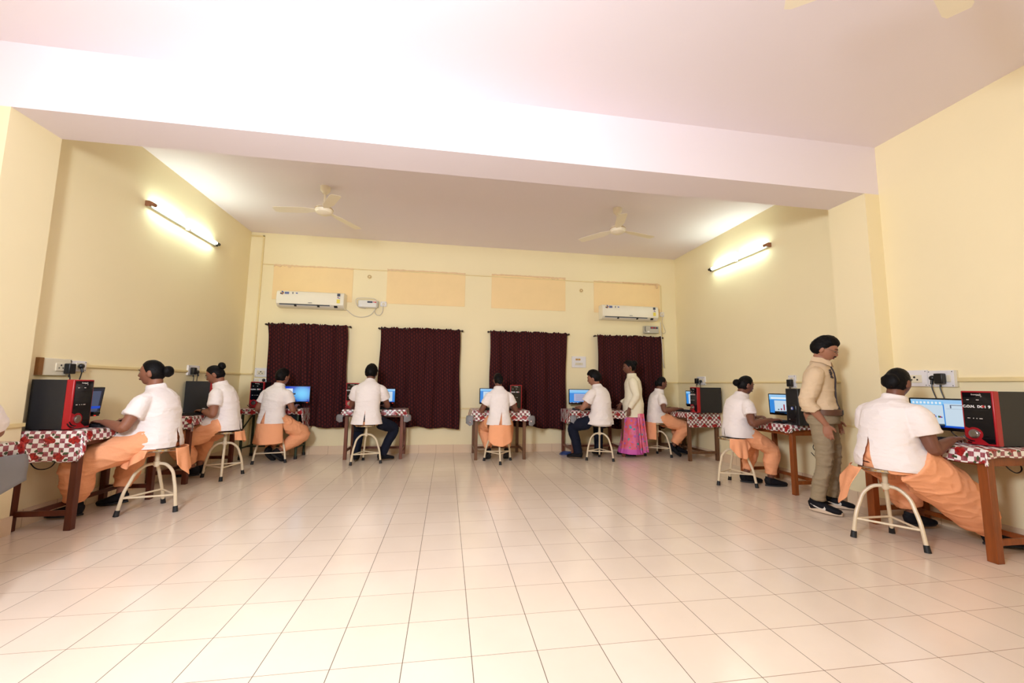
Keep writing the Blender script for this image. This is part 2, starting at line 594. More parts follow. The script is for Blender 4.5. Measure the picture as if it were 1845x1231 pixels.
def vnoise(P, seed=0):
    """value noise in [-1,1] on an (n,3) array"""
    P = np.asarray(P, float) + seed * 17.31
    I = np.floor(P).astype(np.int64); F = P - I
    F = F * F * (3 - 2 * F)
    def h(i, j, k):
        x = (i * 374761393 + j * 668265263 + k * 2147483647 + seed * 144665) & 0xFFFFFFFF
        x = ((x ^ (x >> 13)) * 1274126177) & 0xFFFFFFFF
        return ((x ^ (x >> 16)) & 0xFFFF) / 32767.5 - 1
    r = 0
    for a in (0, 1):
        for b in (0, 1):
            for c in (0, 1):
                wgt = (F[:, 0] if a else 1 - F[:, 0]) * (F[:, 1] if b else 1 - F[:, 1]) * (F[:, 2] if c else 1 - F[:, 2])
                r = r + wgt * h(I[:, 0] + a, I[:, 1] + b, I[:, 2] + c)
    return r

def remesh(g, voxel, smooth=3, wrinkle=None, cut=None):
    """union of closed lofts as one smooth skin; wrinkle(P)->offset along the normal"""
    me = g.mesh('skin_src'); fixn(me)
    o = bpy.data.objects.new('skin_src', me); COL.objects.link(o)
    m = o.modifiers.new('r', 'REMESH'); m.mode = 'VOXEL'; m.voxel_size = voxel; m.use_smooth_shade = True
    if smooth:
        s = o.modifiers.new('s', 'SMOOTH'); s.factor = 0.5; s.iterations = smooth
    dg = bpy.context.evaluated_depsgraph_get()
    out = bpy.data.meshes.new_from_object(o.evaluated_get(dg))
    bpy.data.objects.remove(o); bpy.data.meshes.remove(me)
    if wrinkle is not None:
        k = len(out.vertices)
        P = np.empty(k * 3); out.vertices.foreach_get('co', P); P = P.reshape(-1, 3)
        N = np.empty(k * 3); out.vertices.foreach_get('normal', N); N = N.reshape(-1, 3)
        P = P + N * wrinkle(P)[:, None]
        out.vertices.foreach_set('co', P.ravel()); out.update()
    return out

def folds(amp, sx=7, sy=7, sz=15, seed=1):
    def f(P):
        q = P * np.array((sx, sy, sz))
        a = vnoise(q, seed); b = vnoise(q * 2.1 + 5, seed + 1)
        rid = (1 - np.abs(a)) ** 4 + 0.5 * (1 - np.abs(b)) ** 4
        return amp * (rid - 0.5) + amp * 0.5 * vnoise(q * 0.6, seed + 3)
    return f

# ------------------------------------------------------------------ the setting
T = 0.15
struct('floor', Geo().span((XLW - .3, YREAR - .2, -0.1), (XR + .4, YB + .2, 0)), M['floor'])
struct('ceiling', Geo().span((XLW - .3, YREAR - .2, ZC), (XR + .4, YB + .2, ZC + .15)), M['ceiling'])
struct('wall_back', Geo().span((XL - .2, YB, 0), (XR + .2, YB + .2, ZC)), M['wall'])
struct('wall_left', Geo().span((XL - .2, YBK - .1, 0), (XL, YB, ZC)), M['wall'])
struct('wall_right', Geo().span((XR, YBK - .1, 0), (XR + .2, YB, ZC)), M['wall'])
struct('wall_left.001', Geo().span((XLW - .2, YREAR, 0), (XLW, YBK, ZC)), M['wall'])
struct('wall_right.001', Geo().span((XRW, YREAR, 0), (XRW + .2, YF + .1, ZC)), M['wall'])
struct('wall_front', Geo().span((XLW - .3, YREAR - .2, 0), (XR + .3, YREAR, ZC)), M['wall'])
struct('beam', Geo().span((XLW - .1, YF, ZB), (XR + .1, YBK, ZC)), M['ceiling'])
struct('pillar_left', Geo().span((XLW - .1, YF, 0), (XPL, YBK, ZB)), M['wall'])
struct('pillar_right', Geo().span((XPR, YF, 0), (XR + .1, YBK, ZB)), M['wall'])
SK, SD = 0.135, 0.012
struct('baseboard_back', Geo().span((XL, YB - SD, 0), (XR, YB, SK)), M['skx'])
struct('baseboard_left', Geo().span((XL, YBK, 0), (XL + SD, YB - SD, SK)), M['sky'])
struct('baseboard_right', Geo().span((XR - SD, YBK, 0), (XR, YB - SD, SK)), M['sky'])
struct('baseboard_left.001', Geo().span((XPL, YF - SD, 0), (XPL + SD, YBK + SD, SK)).span((XLW, YF - SD, 0), (XPL, YF, SK)).span((XLW, YREAR, 0), (XLW + SD, YF - SD, SK)), M['sky'])
struct('baseboard_right.001', Geo().span((XPR - SD, YF - SD, 0), (XPR, YBK + SD, SK)).span((XPR, YF - SD, 0), (XRW, YF, SK)).span((XRW - SD, YREAR, 0), (XRW, YF - SD, SK)), M['sky'])
# surface conduits painted like the wall
def trim(i, *spans):
    g = Geo()
    for a, b in spans: g.span(a, b)
    struct('trim_%d' % i, g, M['conduit'], bevel=0.003)
cs = 0.02
trim(1, ((XL, 1.56, 1.278), (XL + cs, YB, 1.303)), ((XL, YB - cs, 1.278), (-3.245, YB, 1.303)))
trim(2, ((-3.262, YB - cs, 0.14), (-3.238, YB, 3.616)), ((XL, YB - cs, 3.592), (-3.238, YB, 3.616)))
trim(3, ((-3.238, YB - 0.012, 3.118), (3.93, YB, 3.134)))
trim(4, ((3.915, YB - 0.012, 1.235), (3.932, YB, 3.118)), ((3.93, YB - cs, 1.235), (XR, YB, 1.257)), ((XR - cs, YBK, 1.235), (XR, YB, 1.257)))
trim(5, ((XRW - cs, -4.2, 1.243), (XRW, 0.07, 1.278)))
trim(6, ((0.05, YB - cs, 0.735), (0.62, YB, 0.76)), ((0.05, YB - cs, 0.58), (0.62, YB, 0.60)))
trim(7, ((XPL, YF, 0.80), (XPL + 0.015, YBK + 0.01, 0.83)))
trim(8, ((XPR - 0.012, YF - 0.012, 0.775), (XPR, YBK, 0.795)), ((XPR, YF - 0.012, 0.775), (XRW, YF, 0.795)))

# ------------------------------------------------------------------ tube lights
def tube_light(label, y0, y1, z, wall_x, sgn):
    """wall fixture along y; sgn = +1 sticks out to +x"""
    L = abs(y1 - y0)
    t = thing('tube_light', label, 'light', (wall_x, (y0 + y1) / 2, z), 0, 'fluorescent tubes on the side walls')
    part('batten', Geo().span((0, -L / 2, -.028), (sgn * .035, L / 2, .012)), M['batten'], t, bevel=.004)
    part('tube', Geo().cyl((sgn * .062, -L / 2 + .05, 0), (sgn * .062, L / 2 - .05, 0), .0155, n=16), M['tube'], t)
    for s in (-1, 1):
        g = Geo().span((0, s * L / 2 - .012, -.03), (sgn * .05, s * L / 2 + .012, .03)).cyl((sgn * .062, s * (L / 2 - .06), 0), (sgn * .062, s * (L / 2 + .012), 0), .021)
        part('lamp_holder', g, M['st_brown'] if s * sgn * (y0 - y1) > 0 else M['black'], t, bevel=.004)
    part('starter', Geo().cyl((sgn * .03, 0, -.04), (sgn * .075, 0, -.04), .017), M['white'], t)
    g = Geo().tube([(sgn * .01, .02, .085), (sgn * .04, .05, .075), (sgn * .03, .03, .03)], .005, 8, sub=5).cyl((0, .02, .085), (sgn * .035, .02, .085), .028)
    part('ceiling_rose', g, M['white'], t)
tube_light('lit fluorescent tube on the wall to the left, above the red-fronted computers', 2.067, 3.389, 3.095, XL, 1)
tube_light('lit fluorescent tube on the wall to the right, above the standing man', 3.279, 2.033, 3.139, XR, -1)

# ------------------------------------------------------------------ ceiling fans
def make_fan(label, loc, a0):
    x, y, z = loc
    t = thing('ceiling_fan', label, 'fan', (x, y, z), 0, 'cream ceiling fans')
    part('canopy', Geo().lathe([(0, ZC - z), (.062, ZC - z), (.06, ZC - z - .05), (.03, ZC - z - .09), (0, ZC - z - .09)]), M['fan'], t)
    part('down_rod', Geo().cyl((0, 0, .03), (0, 0, ZC - z - .05), .014), M['fan'], t)
    part('motor', Geo().lathe([(0, -.055), (.05, -.053), (.095, -.03), (.108, -.005), (.108, .02), (.09, .045), (.035, .06), (.03, .09), (0, .09)]), M['fan'], t)
    part('motor_ring', Geo().lathe([(.1085, .010), (.1105, .010), (.1105, .016), (.1085, .016)]), M['gold'], t)
    for k in range(3):
        a = a0 + k * 2 * PI / 3
        c, s = math.cos(a), math.sin(a)
        V, F = [], []
        n = 14
        for i in range(n + 1):
            u = i / n
            r = .10 + u * .50
            wd = (.030 + .034 * min(1, u * 3.5)) * (1 if u < .94 else 1 - .25 * (u - .94) / .06)
            tw = R(11 - 6 * u)
            for sd in (-1, 1):
                for h in (-1, 1):
                    px_, py_, pz_ = r, sd * wd * math.cos(tw), sd * wd * math.sin(tw) - .02 * u + h * .002
                    V.append((px_ * c - py_ * s, px_ * s + py_ * c, pz_))
        for i in range(n):
            b = i * 4
            F += [(b, b + 2, b + 6, b + 4), (b + 1, b + 5, b + 7, b + 3), (b, b + 4, b + 5, b + 1), (b + 2, b + 3, b + 7, b + 6)]
        F += [(0, 1, 3, 2), (n * 4, n * 4 + 2, n * 4 + 3, n * 4 + 1)]
        part('blade', Geo().add(V, F), M['fan'], t)
make_fan('cream ceiling fan above the wall air conditioner with the white stabilizer', (-1.753, 2.528, 3.35), R(178))
make_fan('cream ceiling fan nearer the corner with the grey stabilizer', (2.171, 2.434, 3.35), R(12))
make_fan('ceiling fan by the top edge of the photo, in front of the beam', (2.16, -1.315, 3.35), R(24))

# ------------------------------------------------------------------ back wall: boards, air conditioners, stabilizers, sockets
def board(label, x0, x1, z0, z1, torn):
    t = thing('ventilator_board', label, 'board', ((x0 + x1) / 2, YB, z0), 0, 'orange boards over the ventilators')
    W, H = (x1 - x0) / 2, z1 - z0
    part('board_sheet', Geo().span((-W, -.008, 0), (W, 0, H)), M['panel'], t)
    n = 40; top = []; bot = []
    rnd = random.Random(torn)
    for i in range(n + 1):
        u = i / n
        top.append((-W + 2 * W * u, H + .002 + .012 * rnd.random()))
        bot.append((-W + 2 * W * u, H - .008 - .035 * (0.5 + .5 * math.sin(u * 5 + torn)) * rnd.random()))
    part('torn_edge', Geo().prism(top + bot[::-1], 1, -.018, -.004), M['paneledge'], t, smooth=0)
    return t
board('orange board behind the air conditioner beside the white stabilizer', -3.060, -1.79, 2.54, 3.127, 1)
board('orange board with clear wall either side, above the white socket', -1.223, .135, 2.546, 3.150, 2)
board('orange board above the curtain behind the woman with a tower at her elbow', .612, 1.998, 2.544, 3.168, 3)
b4 = board('orange board behind the air conditioner nearer the corner, with a short rail', 2.557, 3.897, 2.545, 3.145, 4)
part('rail', Geo().cyl((-.1, -.03, .60), (.62, -.03, .60), .011).cyl((.60, -.035, .52), (.60, -.035, .61), .014), M['paneledge'], b4)

def aircon(label, xc, zc, W):
    t = thing('air_conditioner', label, 'air conditioner', (xc, YB, zc), 0, 'wall air conditioners')
    H, D = .268, .20
    prof = [(0, -H / 2), (0, H / 2), (-D + .05, H / 2), (-D + .015, H / 2 - .012), (-D, H / 2 - .04), (-D - .012, 0), (-D - .006, -H / 2 + .052), (-D + .032, -H / 2 + .012), (-D + .07, -H / 2)]
    part('casing', Geo().prism(prof, 0, -W / 2, W / 2), M['acwhite'], t, bevel=.008)
    # outlet slot lies on the lower slanted face
    a = np.array((-D - .006, -H / 2 + .052)); b = np.array((-D + .032, -H / 2 + .012))
    d = b - a; nn = np.array((-.725, -.689))
    def on(x0, x1, u0, u1, lift, th, mat, name, parent):
        P = []
        for (u, h) in ((u0, lift), (u1, lift), (u1, lift + th), (u0, lift + th)):
            q = a + d * u + nn * h; P.append((q[0], q[1]))
        return part(name, Geo().prism(P, 0, x0, x1), mat, parent, smooth=0)
    sl = on(-W / 2 + .05, W / 2 - .22, .12, .62, -.004, .006, M['acgrey'], 'air_outlet', t)
    on(-W / 2 + .05, W / 2 - .22, .45, .55, .003, .006, M['white'], 'louvre', sl)
    for fx in (-.22, .12): on(W * fx - .018, W * fx + .018, .2, .9, .003, .006, M['black'], 'louvre_clip', sl)
    on(W / 2 - .155, W / 2 - .10, .25, .95, .0, .004, M['black'], 'display', t)
    fy = -D - .0135
    def stk(x, z, w_, h_, mat, name='sticker'):
        yy = -D - .012 * (1 - abs(z) / (H / 2)) - .0035
        return part(name, Geo().span((x - w_ / 2, yy - .001, z - h_ / 2), (x + w_ / 2, yy + .002, z + h_ / 2)), mat, t, smooth=0)
    xs = -W / 2 + .085
    g = Geo()
    for k in range(5):
        A = k * 1.256
        g.ell((xs + .018 * math.cos(A), -D - .009, .088 + .018 * math.sin(A)), (.013, .003, .013), mat=k % 4)
    part('round_badge', g, [M['st_brown'], M['st_blue'], M['panel'], M['st_dark']], t)
    for k in range(5): stk(xs + .048 + k * .013, .098, .010, .016, M['st_blue'], 'lettering')
    for k in range(5): stk(xs + .048 + k * .013, .078, .011, .014, M['st_blue'], 'lettering')
    stk(xs + .165, .09, .012, .03, M['st_dark']); stk(xs + .225, .09, .028, .016, M['st_blue'])
    stk(W / 2 - .085, .090, .046, .045, M['st_dark'])
    stk(W / 2 - .085, .04, .048, .040, M['st_white'])
    g = Geo()
    for k in range(5):
        p = [(W / 2 - .085, .028)] + [(W / 2 - .085 + .024 * math.cos(R(36 * k + d)), .028 + .026 * math.sin(R(36 * k + d))) for d in (0, 12, 24, 36)]
        g.prism(p, 1, -D - .0165, -D - .0135, k % 3)
    part('rating_arc', g, [M['st_dark'], M['st_white'], M['st_red']], t, smooth=0)
    stk(W / 2 - .085, -.018, .052, .066, M['st_yel'])
    text_mesh('SAMSUNG', .0135, M['st_dark'], 'lettering', t, (.0, -D - .0125, -.062), (PI / 2, 0, 0), bold=.0006)
    return t
aircon('white split air conditioner beside the white stabilizer', -2.392, 2.525, 1.045)
aircon('white split air conditioner above the grey stabilizer', 3.197, 2.534, 1.105)

st = thing('voltage_stabilizer', 'white voltage stabilizer box mounted beside a socket', 'stabilizer', (-1.517, YB, 2.512))
part('casing', Geo().span((-.155, -.09, -.065), (.155, 0, .065)), M['whitebox'], st, bevel=.02)
part('label_plate', Geo().span((0.0, -.0925, .015), (.085, -.089, .045)), M['st_dark'], st, smooth=0)
part('lettering', Geo().span((.095, -.0925, .024), (.113, -.089, .042)).span((.118, -.0925, .02), (.146, -.089, .04)), M['st_red'], st, smooth=0)
part('oval_badge', Geo().ell((-.11, -.09, -.035), (.03, .003, .014)), M['st_white'], st)
part('terminal_cover', Geo().span((.155, -.06, -.05), (.175, -.01, .06)), M['greybox'], st, bevel=.004)
st2 = thing('voltage_stabilizer', 'grey voltage stabilizer box under an air conditioner', 'stabilizer', (3.67, YB, 2.244))
part('casing', Geo().span((-.145, -.09, -.07), (.145, 0, .07)), M['greybox'], st2, bevel=.012)
part('label_plate', Geo().span((-.03, -.0925, .015), (.12, -.089, .05)), M['st_dark'], st2, smooth=0)
part('lettering', Geo().span((-.018, -.094, .026), (.03, -.092, .040)).span((.06, -.094, .02), (.078, -.092, .046)), M['st_red'], st2, smooth=0)
part('oval_badge', Geo().ell((-.07, -.09, -.042), (.024, .003, .013)), M['st_white'], st2)
part('carry_handle', Geo().tube([(-.128, -.092, .05), (-.14, -.10, .03), (-.14, -.10, -.02), (-.128, -.092, -.04)], .006, 8, sub=4), M['black'], st2)

def socket_plate(name, label, cat, loc, rz, w_, h_, ins, holes=True, frame=None, group=None):
    """plate on a wall; local -y points into the room"""
    t = thing(name, label, cat, loc, rz, group)
    part('plate', Geo().span((-w_ / 2, -.022, -h_ / 2), (w_ / 2, 0, h_ / 2)), M['white'] if frame is None else frame, t, bevel=.003)
    for (x, z, ww, hh, kind) in ins:
        g = part('socket' if kind == 's' else 'switch', Geo().span((x - ww / 2, -.029, z - hh / 2), (x + ww / 2, -.02, z + hh / 2)), M['ivory'], t, bevel=.003)
        if kind == 's':
            h = Geo()
            for (hx, hz, rr) in ((0, .22, .085), (-.2, -.12, .065), (.2, -.12, .065)):
                h.cyl((x + hx * ww, -.0295, z + hz * hh), (x + hx * ww, -.027, z + hz * hh), rr * ww)
            part('pin_holes', h, M['black'], g)
    sc = Geo()
    for a in (-1, 1):
        for b in (-1, 1):
            sc.cyl((a * (w_ / 2 - .012), -.0235, b * (h_ / 2 - .012)), (a * (w_ / 2 - .012), -.02, b * (h_ / 2 - .012)), .004, n=8)
    part('screws', sc, M['black'], t)
    return t
socket_plate('wall_socket', 'white wall socket with a plug hole beside the white stabilizer', 'socket', (-1.262, YB, 2.53), 0, .10, .085, [(0, 0, .05, .05, 's')])
socket_plate('wall_socket', 'white wall socket right beside the corner air conditioner', 'socket', (3.925, YB, 2.557), 0, .085, .085, [(0, 0, .045, .045, 's')])
def disc_cover(label, x, z):
    t = thing('junction_cover', label, 'cover', (x, YB, z), 0, 'round junction covers')
    V = Geo().lathe([(0, 0), (.036, 0), (.036, .008), (.028, .014), (0, .014)])
    o = part('cover_disc', V, M['conduit'], t); o.rotation_euler = (PI / 2, 0, 0)
    o = part('cover_ring', Geo().lathe([(.020, .014), (.026, .014), (.026, .017), (.020, .017)]), M['st_brown'], t); o.rotation_euler = (PI / 2, 0, 0)
disc_cover('round junction cover above the white stabilizer', -1.518, 3.003)
disc_cover('round junction cover above the framed switch panel', 2.306, 2.948)

def cable(name, label, P, r, mat, sub=6):
    return tag(part(name, Geo().tube(P, r, 7, sub=sub), mat), label, 'cable')
yw = YB - .012
cable('power_cable', 'white cable drooping from air conditioner to white stabilizer', [(-1.93, yw, 2.44), (-1.86, yw, 2.40), (-1.74, yw, 2.31), (-1.60, yw, 2.29), (-1.46, yw, 2.34), (-1.375, yw - .02, 2.46)], .006, M['cablew'])
cable('power_cable', 'looped white cable hanging below the white stabilizer', [(-1.36, yw - .03, 2.5), (-1.40, yw - .02, 2.40), (-1.37, yw - .01, 2.34), (-1.31, yw - .01, 2.335), (-1.27, yw - .01, 2.40), (-1.265, yw - .03, 2.50)], .006, M['cablew'])
cable('power_cable', 'grey cable wrapped round the top of the white stabilizer', [(-1.36, yw - .09, 2.57), (-1.42, yw - .09, 2.602), (-1.62, yw - .092, 2.603), (-1.692, yw - .085, 2.585), (-1.70, yw - .08, 2.53), (-1.66, yw - .06, 2.455), (-1.55, yw - .02, 2.44)], .005, M['cablew'])
cable('power_cable', 'white cable falling from the grey stabilizer past the curtain edge', [(3.84, yw - .10, 2.38), (3.835, yw - .11, 2.20), (3.855, yw - .11, 1.9), (3.86, yw - .11, 1.65), (3.89, yw - .09, 1.52), (3.91, yw - .05, 1.60), (3.88, yw - .05, 1.8)], .007, M['cablew'])
cable('power_cable', 'thin white cable from corner socket round the grey stabilizer', [(3.93, yw - .02, 2.51), (3.90, yw - .05, 2.40), (3.93, yw - .05, 2.30), (3.98, yw - .02, 2.22), (3.93, yw - .03, 2.18), (3.87, yw - .06, 2.2)], .005, M['cablew'])

# ------------------------------------------------------------------ curtains
def curtain(label, xa0, xa1, xb0, xb1, zt, zb0, zb1, seed, seam):
    t = thing('curtain', label, 'curtain', ((xa0 + xa1) / 2, YB, zt), 0, 'maroon ikat curtains')
    ox, oz = (xa0 + xa1) / 2, zt
    part('curtain_rod', Geo().cyl((xa0 - ox - .035, -.075, -.02), (xa1 - ox + .045, -.075, -.02), .009), M['rod'], t)
    for s, x in ((0, xa0 - ox - .03), (1, xa1 - ox + .04)):
        part('rod_bracket', Geo().span((x - .008, -.085, -.032), (x + .008, 0, -.010)).ell((x, -.078, -.02), (.02, .016, .016)), M['rod'], t)
    for (u0, u1, ph) in ((0, seam, 0), (seam - .012, 1, 2.1)):
        nx, nz = 110, 46
        V = []; UV = []
        rnd = random.Random(seed + int(ph * 10))
        fr = [(rnd.uniform(5, 8), rnd.uniform(0, 6), 1.0), (rnd.uniform(11, 15), rnd.uniform(0, 6), .5), (rnd.uniform(20, 27), rnd.uniform(0, 6), .22)]
        for j in range(nz + 1):
            v = j / nz
            for i in range(nx + 1):
                u = u0 + (u1 - u0) * i / nx
                xt = xa0 + (xa1 - xa0) * u; xb = xb0 + (xb1 - xb0) * u
                e = v ** .8
                zbm = zb0 + (zb1 - zb0) * u + .012 * math.sin(u * 19 + seed) + .02 * (1 if u > seam else 0) * math.sin(seed * 2.0)
                x = xt + (xb - xt) * e + .008 * math.sin(v * 9 + u * 30 + ph)
                y = 0
                for (f, p, a) in fr: y += a * math.sin(f * (u * 6.0 / 1.4) + p + .8 * math.sin(v * 2.5 + p))
                amp = .022 + .016 * v
                top = .012 * math.sin(u * 150) * max(0, 1 - v * 14)
                yy = -.078 - .014 * max(0, 1 - v * 9) - amp * y * .8 - .012 * (ph > 1) * 1.0 + top - .02 * v
                yy = min(yy, -.03)
                z = zt + (zbm - zt) * v + (.010 * math.sin(u * 120 + 3 * math.sin(u * 37)) * max(0, 1 - v * 20))
                V.append((x - ox, yy, z - oz)); UV.append(((u) * (xa1 - xa0) * 1.12, z))
        F = []
        for j in range(nz):
            for i in range(nx):
                a = j * (nx + 1) + i
                F.append((a, a + 1, a + nx + 2, a + nx + 1))
        me = bpy.data.meshes.new('curtain_panel')
        me.from_pydata(V, [], F)
        ul = me.uv_layers.new(name='uv')
        for lp in me.loops: ul.data[lp.index].uv = UV[lp.vertex_index]
        o = link('curtain_panel', me, M['curtain'], t, 80)
        sm = o.modifiers.new('thick', 'SOLIDIFY'); sm.thickness = .004
curtain('maroon curtain behind the woman at the green-legged table', -3.055, -1.815, -2.96, -1.76, 2.125, .50, .43, 3, .52)
curtain('maroon curtain just right of the man with mask loops', -1.275, .062, -1.28, .09, 2.118, .47, .41, 11, .47)
curtain('maroon curtain behind the woman with a tower at her elbow', .592, 2.000, .60, 1.97, 2.120, .50, .36, 23, .48)
curtain('maroon curtain behind the woman in the pink saree', 2.575, 3.848, 2.60, 3.885, 2.110, .40, .43, 31, .55)

# ------------------------------------------------------------------ switchboards with plugs (rz turns local -y into the room)
def adapter(t, x, z, big, cable_pts, name='plug'):
    if big:
        g = Geo().span((x - .032, -.075, z - .045), (x + .032, -.03, z + .045)).cyl((x, -.05, z - .05), (x, -.05, z - .075), .006)
    else:
        g = Geo().ell((x, -.045, z), (.024, .022, .024)).cyl((x, -.05, z - .015), (x, -.058, z - .055), .010)
    p = part(name, g, M['black'], t, bevel=.006 if big else 0)
    part('power_lead', Geo().tube([(x, -.055, z - .05)] + cable_pts, .0045, 7, sub=6), M['black'], p)
RL, RR, RB = PI / 2, -PI / 2, 0
sb = socket_plate('switchboard', 'rust-edged wooden switchboard with adapter above the corner-side tower by the pillar', 'switchboard', (XL, 1.272, 1.272), RL, .27, .145, [(.03, 0, .09, .07, 's')], frame=M['ivory'])
part('backing_box', Geo().span((-.165, -.03, -.072), (-.128, 0, .072)), M['rust'], sb)
adapter(sb, .085, -.012, True, [(.085, -.06, -.12), (.06, -.05, -.25), (.02, -.03, -.42)])
sb = socket_plate('switchboard', 'small white switchboard with one plug beside the rust-edged board', 'switchboard', (XL, 1.475, 1.287), RL, .165, .095, [(.01, 0, .08, .06, 's')])
adapter(sb, 0, 0, False, [(-.01, -.05, -.12), (-.05, -.04, -.3), (-.1, -.03, -.45)])
sb = socket_plate('switchboard', 'white switchboard with adapter, between the two women on the wall to the left', 'switchboard', (XL, 3.17, 1.305), RL, .24, .13, [(-.03, 0, .07, .06, 's'), (.05, 0, .05, .06, 'w')])
adapter(sb, -.06, -.01, True, [(-.06, -.06, -.12), (-.08, -.05, -.25), (-.1, -.03, -.4)])
adapter(sb, .035, -.02, False, [(.03, -.05, -.12), (.06, -.04, -.28), (.08, -.03, -.42)])
sb = socket_plate('switchboard', 'white switchboard with socket and switch above the tower of the green-legged table', 'switchboard', (-3.12, YB, 1.318), RB, .205, .145, [(-.01, -.005, .115, .07, 's')])
sb = socket_plate('switchboard', 'low ivory switch strip under the square board by the corner', 'switchboard', (-3.13, YB, 1.19), RB, .20, .06, [(-.05, 0, .06, .04, 'w'), (.04, 0, .07, .04, 'w')])
adapter(sb, .06, .005, False, [(.05, -.03, -.1), (.04, -.02, -.25)])
t = thing('switch_panel', 'framed white switch panel between two curtains above the man', 'switchboard', (2.252, YB, 1.602))
part('plate', Geo().span((-.135, -.02, -.103), (.135, 0, .103)), M['white'], t, bevel=.004)
for k in range(2): part('rotary_switch', Geo().span((-.045 + k * .05 - .02, -.028, .03), (-.045 + k * .05 + .02, -.018, .06)).cyl((-.045 + k * .05, -.036, .045), (-.045 + k * .05, -.025, .045), .014), M['gold'], t)
for k in range(6): part('switch', Geo().span((-.072 + k * .024, -.030, -.058), (-.052 + k * .024, -.018, -.015)), M['ivory'], t, bevel=.002)
sb = socket_plate('switchboard', 'white switchboard with adapter and plug above the tower in the far corner', 'switchboard', (XR, 3.68, 1.28), RR, .22, .145, [(-.02, 0, .06, .07, 's'), (.06, 0, .04, .07, 'w')])
adapter(sb, -.075, -.005, True, [(-.075, -.06, -.1), (-.06, -.04, -.3)])
adapter(sb, .02, -.01, False, [(.02, -.05, -.1), (.03, -.04, -.3)])
sb = socket_plate('switchboard', 'white switchboard with adapter just behind the standing man', 'switchboard', (XR, 1.80, 1.255), RR, .11, .16, [(0, .02, .06, .06, 's')])
adapter(sb, 0, -.02, True, [(.0, -.06, -.1), (.04, -.04, -.26), (.06, -.03, -.4)])
sb = socket_plate('switchboard', 'white switchboard with empty socket and switch beside the heavy seated woman', 'switchboard', (XRW, .378, 1.275), RR, .185, .15, [(-.005, -.005, .115, .07, 's')])
sb = socket_plate('switchboard', 'white switchboard holding two black plugs above the near monitor', 'switchboard', (XRW, .185, 1.27), RR, .195, .145, [(-.03, 0, .05, .06, 's'), (.06, 0, .03, .06, 'w')])
part('backing_box', Geo().span((.098, -.02, -.072), (.116, 0, .072)), M['ivory'], sb)
adapter(sb, -.045, .005, False, [(-.04, -.06, -.1), (.01, -.07, -.25), (.04, -.06, -.42)])
adapter(sb, .015, 0, True, [(.02, -.06, -.1), (.05, -.05, -.25), (.06, -.05, -.42)])

# ------------------------------------------------------------------ tables and cloths
ZT = 0.757
def table(label, x0, x1, y0, y1, mat, front, kind='wood', lw=.048, inset=.03, wall_inset=None):
    """front = side where the sitter is: '+x', '-x' or '-y'"""
    cx, cy = (x0 + x1) / 2, (y0 + y1) / 2
    t = thing('computer_table', label, 'table', (cx, cy, 0))
    a, b = x1 - cx, y1 - cy
    part('table_top', Geo().span((-a, -b, ZT - .026), (a, b, ZT)), mat, t, bevel=.004)
    L = [(sx * (a - (wall_inset if sx < 0 and wall_inset is not None else inset)), sy * (b - inset)) for sx in (-1, 1) for sy in (-1, 1)]
    if kind == 'wood':
        g = Geo()
        for sy in (-1, 1): g.span((-a + inset, sy * (b - inset) - .012, ZT - .115), (a - inset, sy * (b - inset) + .012, ZT - .026))
        for sx in (-1, 1): g.span((sx * (a - inset) - .012, -b + inset, ZT - .115), (sx * (a - inset) + .012, b - inset, ZT - .026))
        part('apron', g, mat, t, bevel=.003)
        for (lx, ly) in L: part('leg', Geo().span((lx - lw / 2, ly - lw / 2, 0), (lx + lw / 2, ly + lw / 2, ZT - .026)), mat, t, bevel=.004)
        zs = .13
        if front == '-y':
            for sx in (-1, 1): part('stretcher', Geo().span((sx * (a - inset) - .012, -b + inset + lw / 2, zs - .02), (sx * (a - inset) + .012, b - inset - lw / 2, zs + .02)), mat, t, bevel=.003)
            part('stretcher', Geo().span((-a + inset + .012, .06, zs - .018), (a - inset - .012, .085, zs + .018)), mat, t, bevel=.003)
        else:
            for sy in (-1, 1): part('stretcher', Geo().span((-a + inset + lw / 2, sy * (b - inset) - .012, zs - .02), (a - inset - lw / 2, sy * (b - inset) + .012, zs + .02)), mat, t, bevel=.003)
            k = .08 if front == '+x' else -.08
            part('stretcher', Geo().span((-k - .013, -b + inset + .012, zs - .018), (-k + .013, b - inset - .012, zs + .018)), mat, t, bevel=.003)
    else:
        r = .019
        for (lx, ly) in L:
            lg = part('leg', Geo().cyl((lx, ly, .03), (lx, ly, ZT - .026), r), mat, t)
            part('foot_cap', Geo().cyl((lx, ly, 0), (lx, ly, .045), r + .005), M['rubber'], lg)
        for sx in (-1, 1): part('stretcher', Geo().cyl((sx * (a - inset), -b + inset, .17), (sx * (a - inset), b - inset, .17), .013), mat, t)
        part('stretcher', Geo().cyl((-a + inset, .02, .17), (a - inset, .02, .17), .013), mat, t)
        part('brace', Geo().tube([(-a + inset, -b + inset, .44), (-a + inset + .1, -b + inset + .02, .62), (-a + inset + .18, -b + inset + .03, ZT - .03)], .010, 8, sub=5), mat, t)
        part('under_shelf', Geo().span((.04, -b + .05, ZT - .19), (a - .05, b - .06, ZT - .03)), M['black'], t, bevel=.004)
    return t

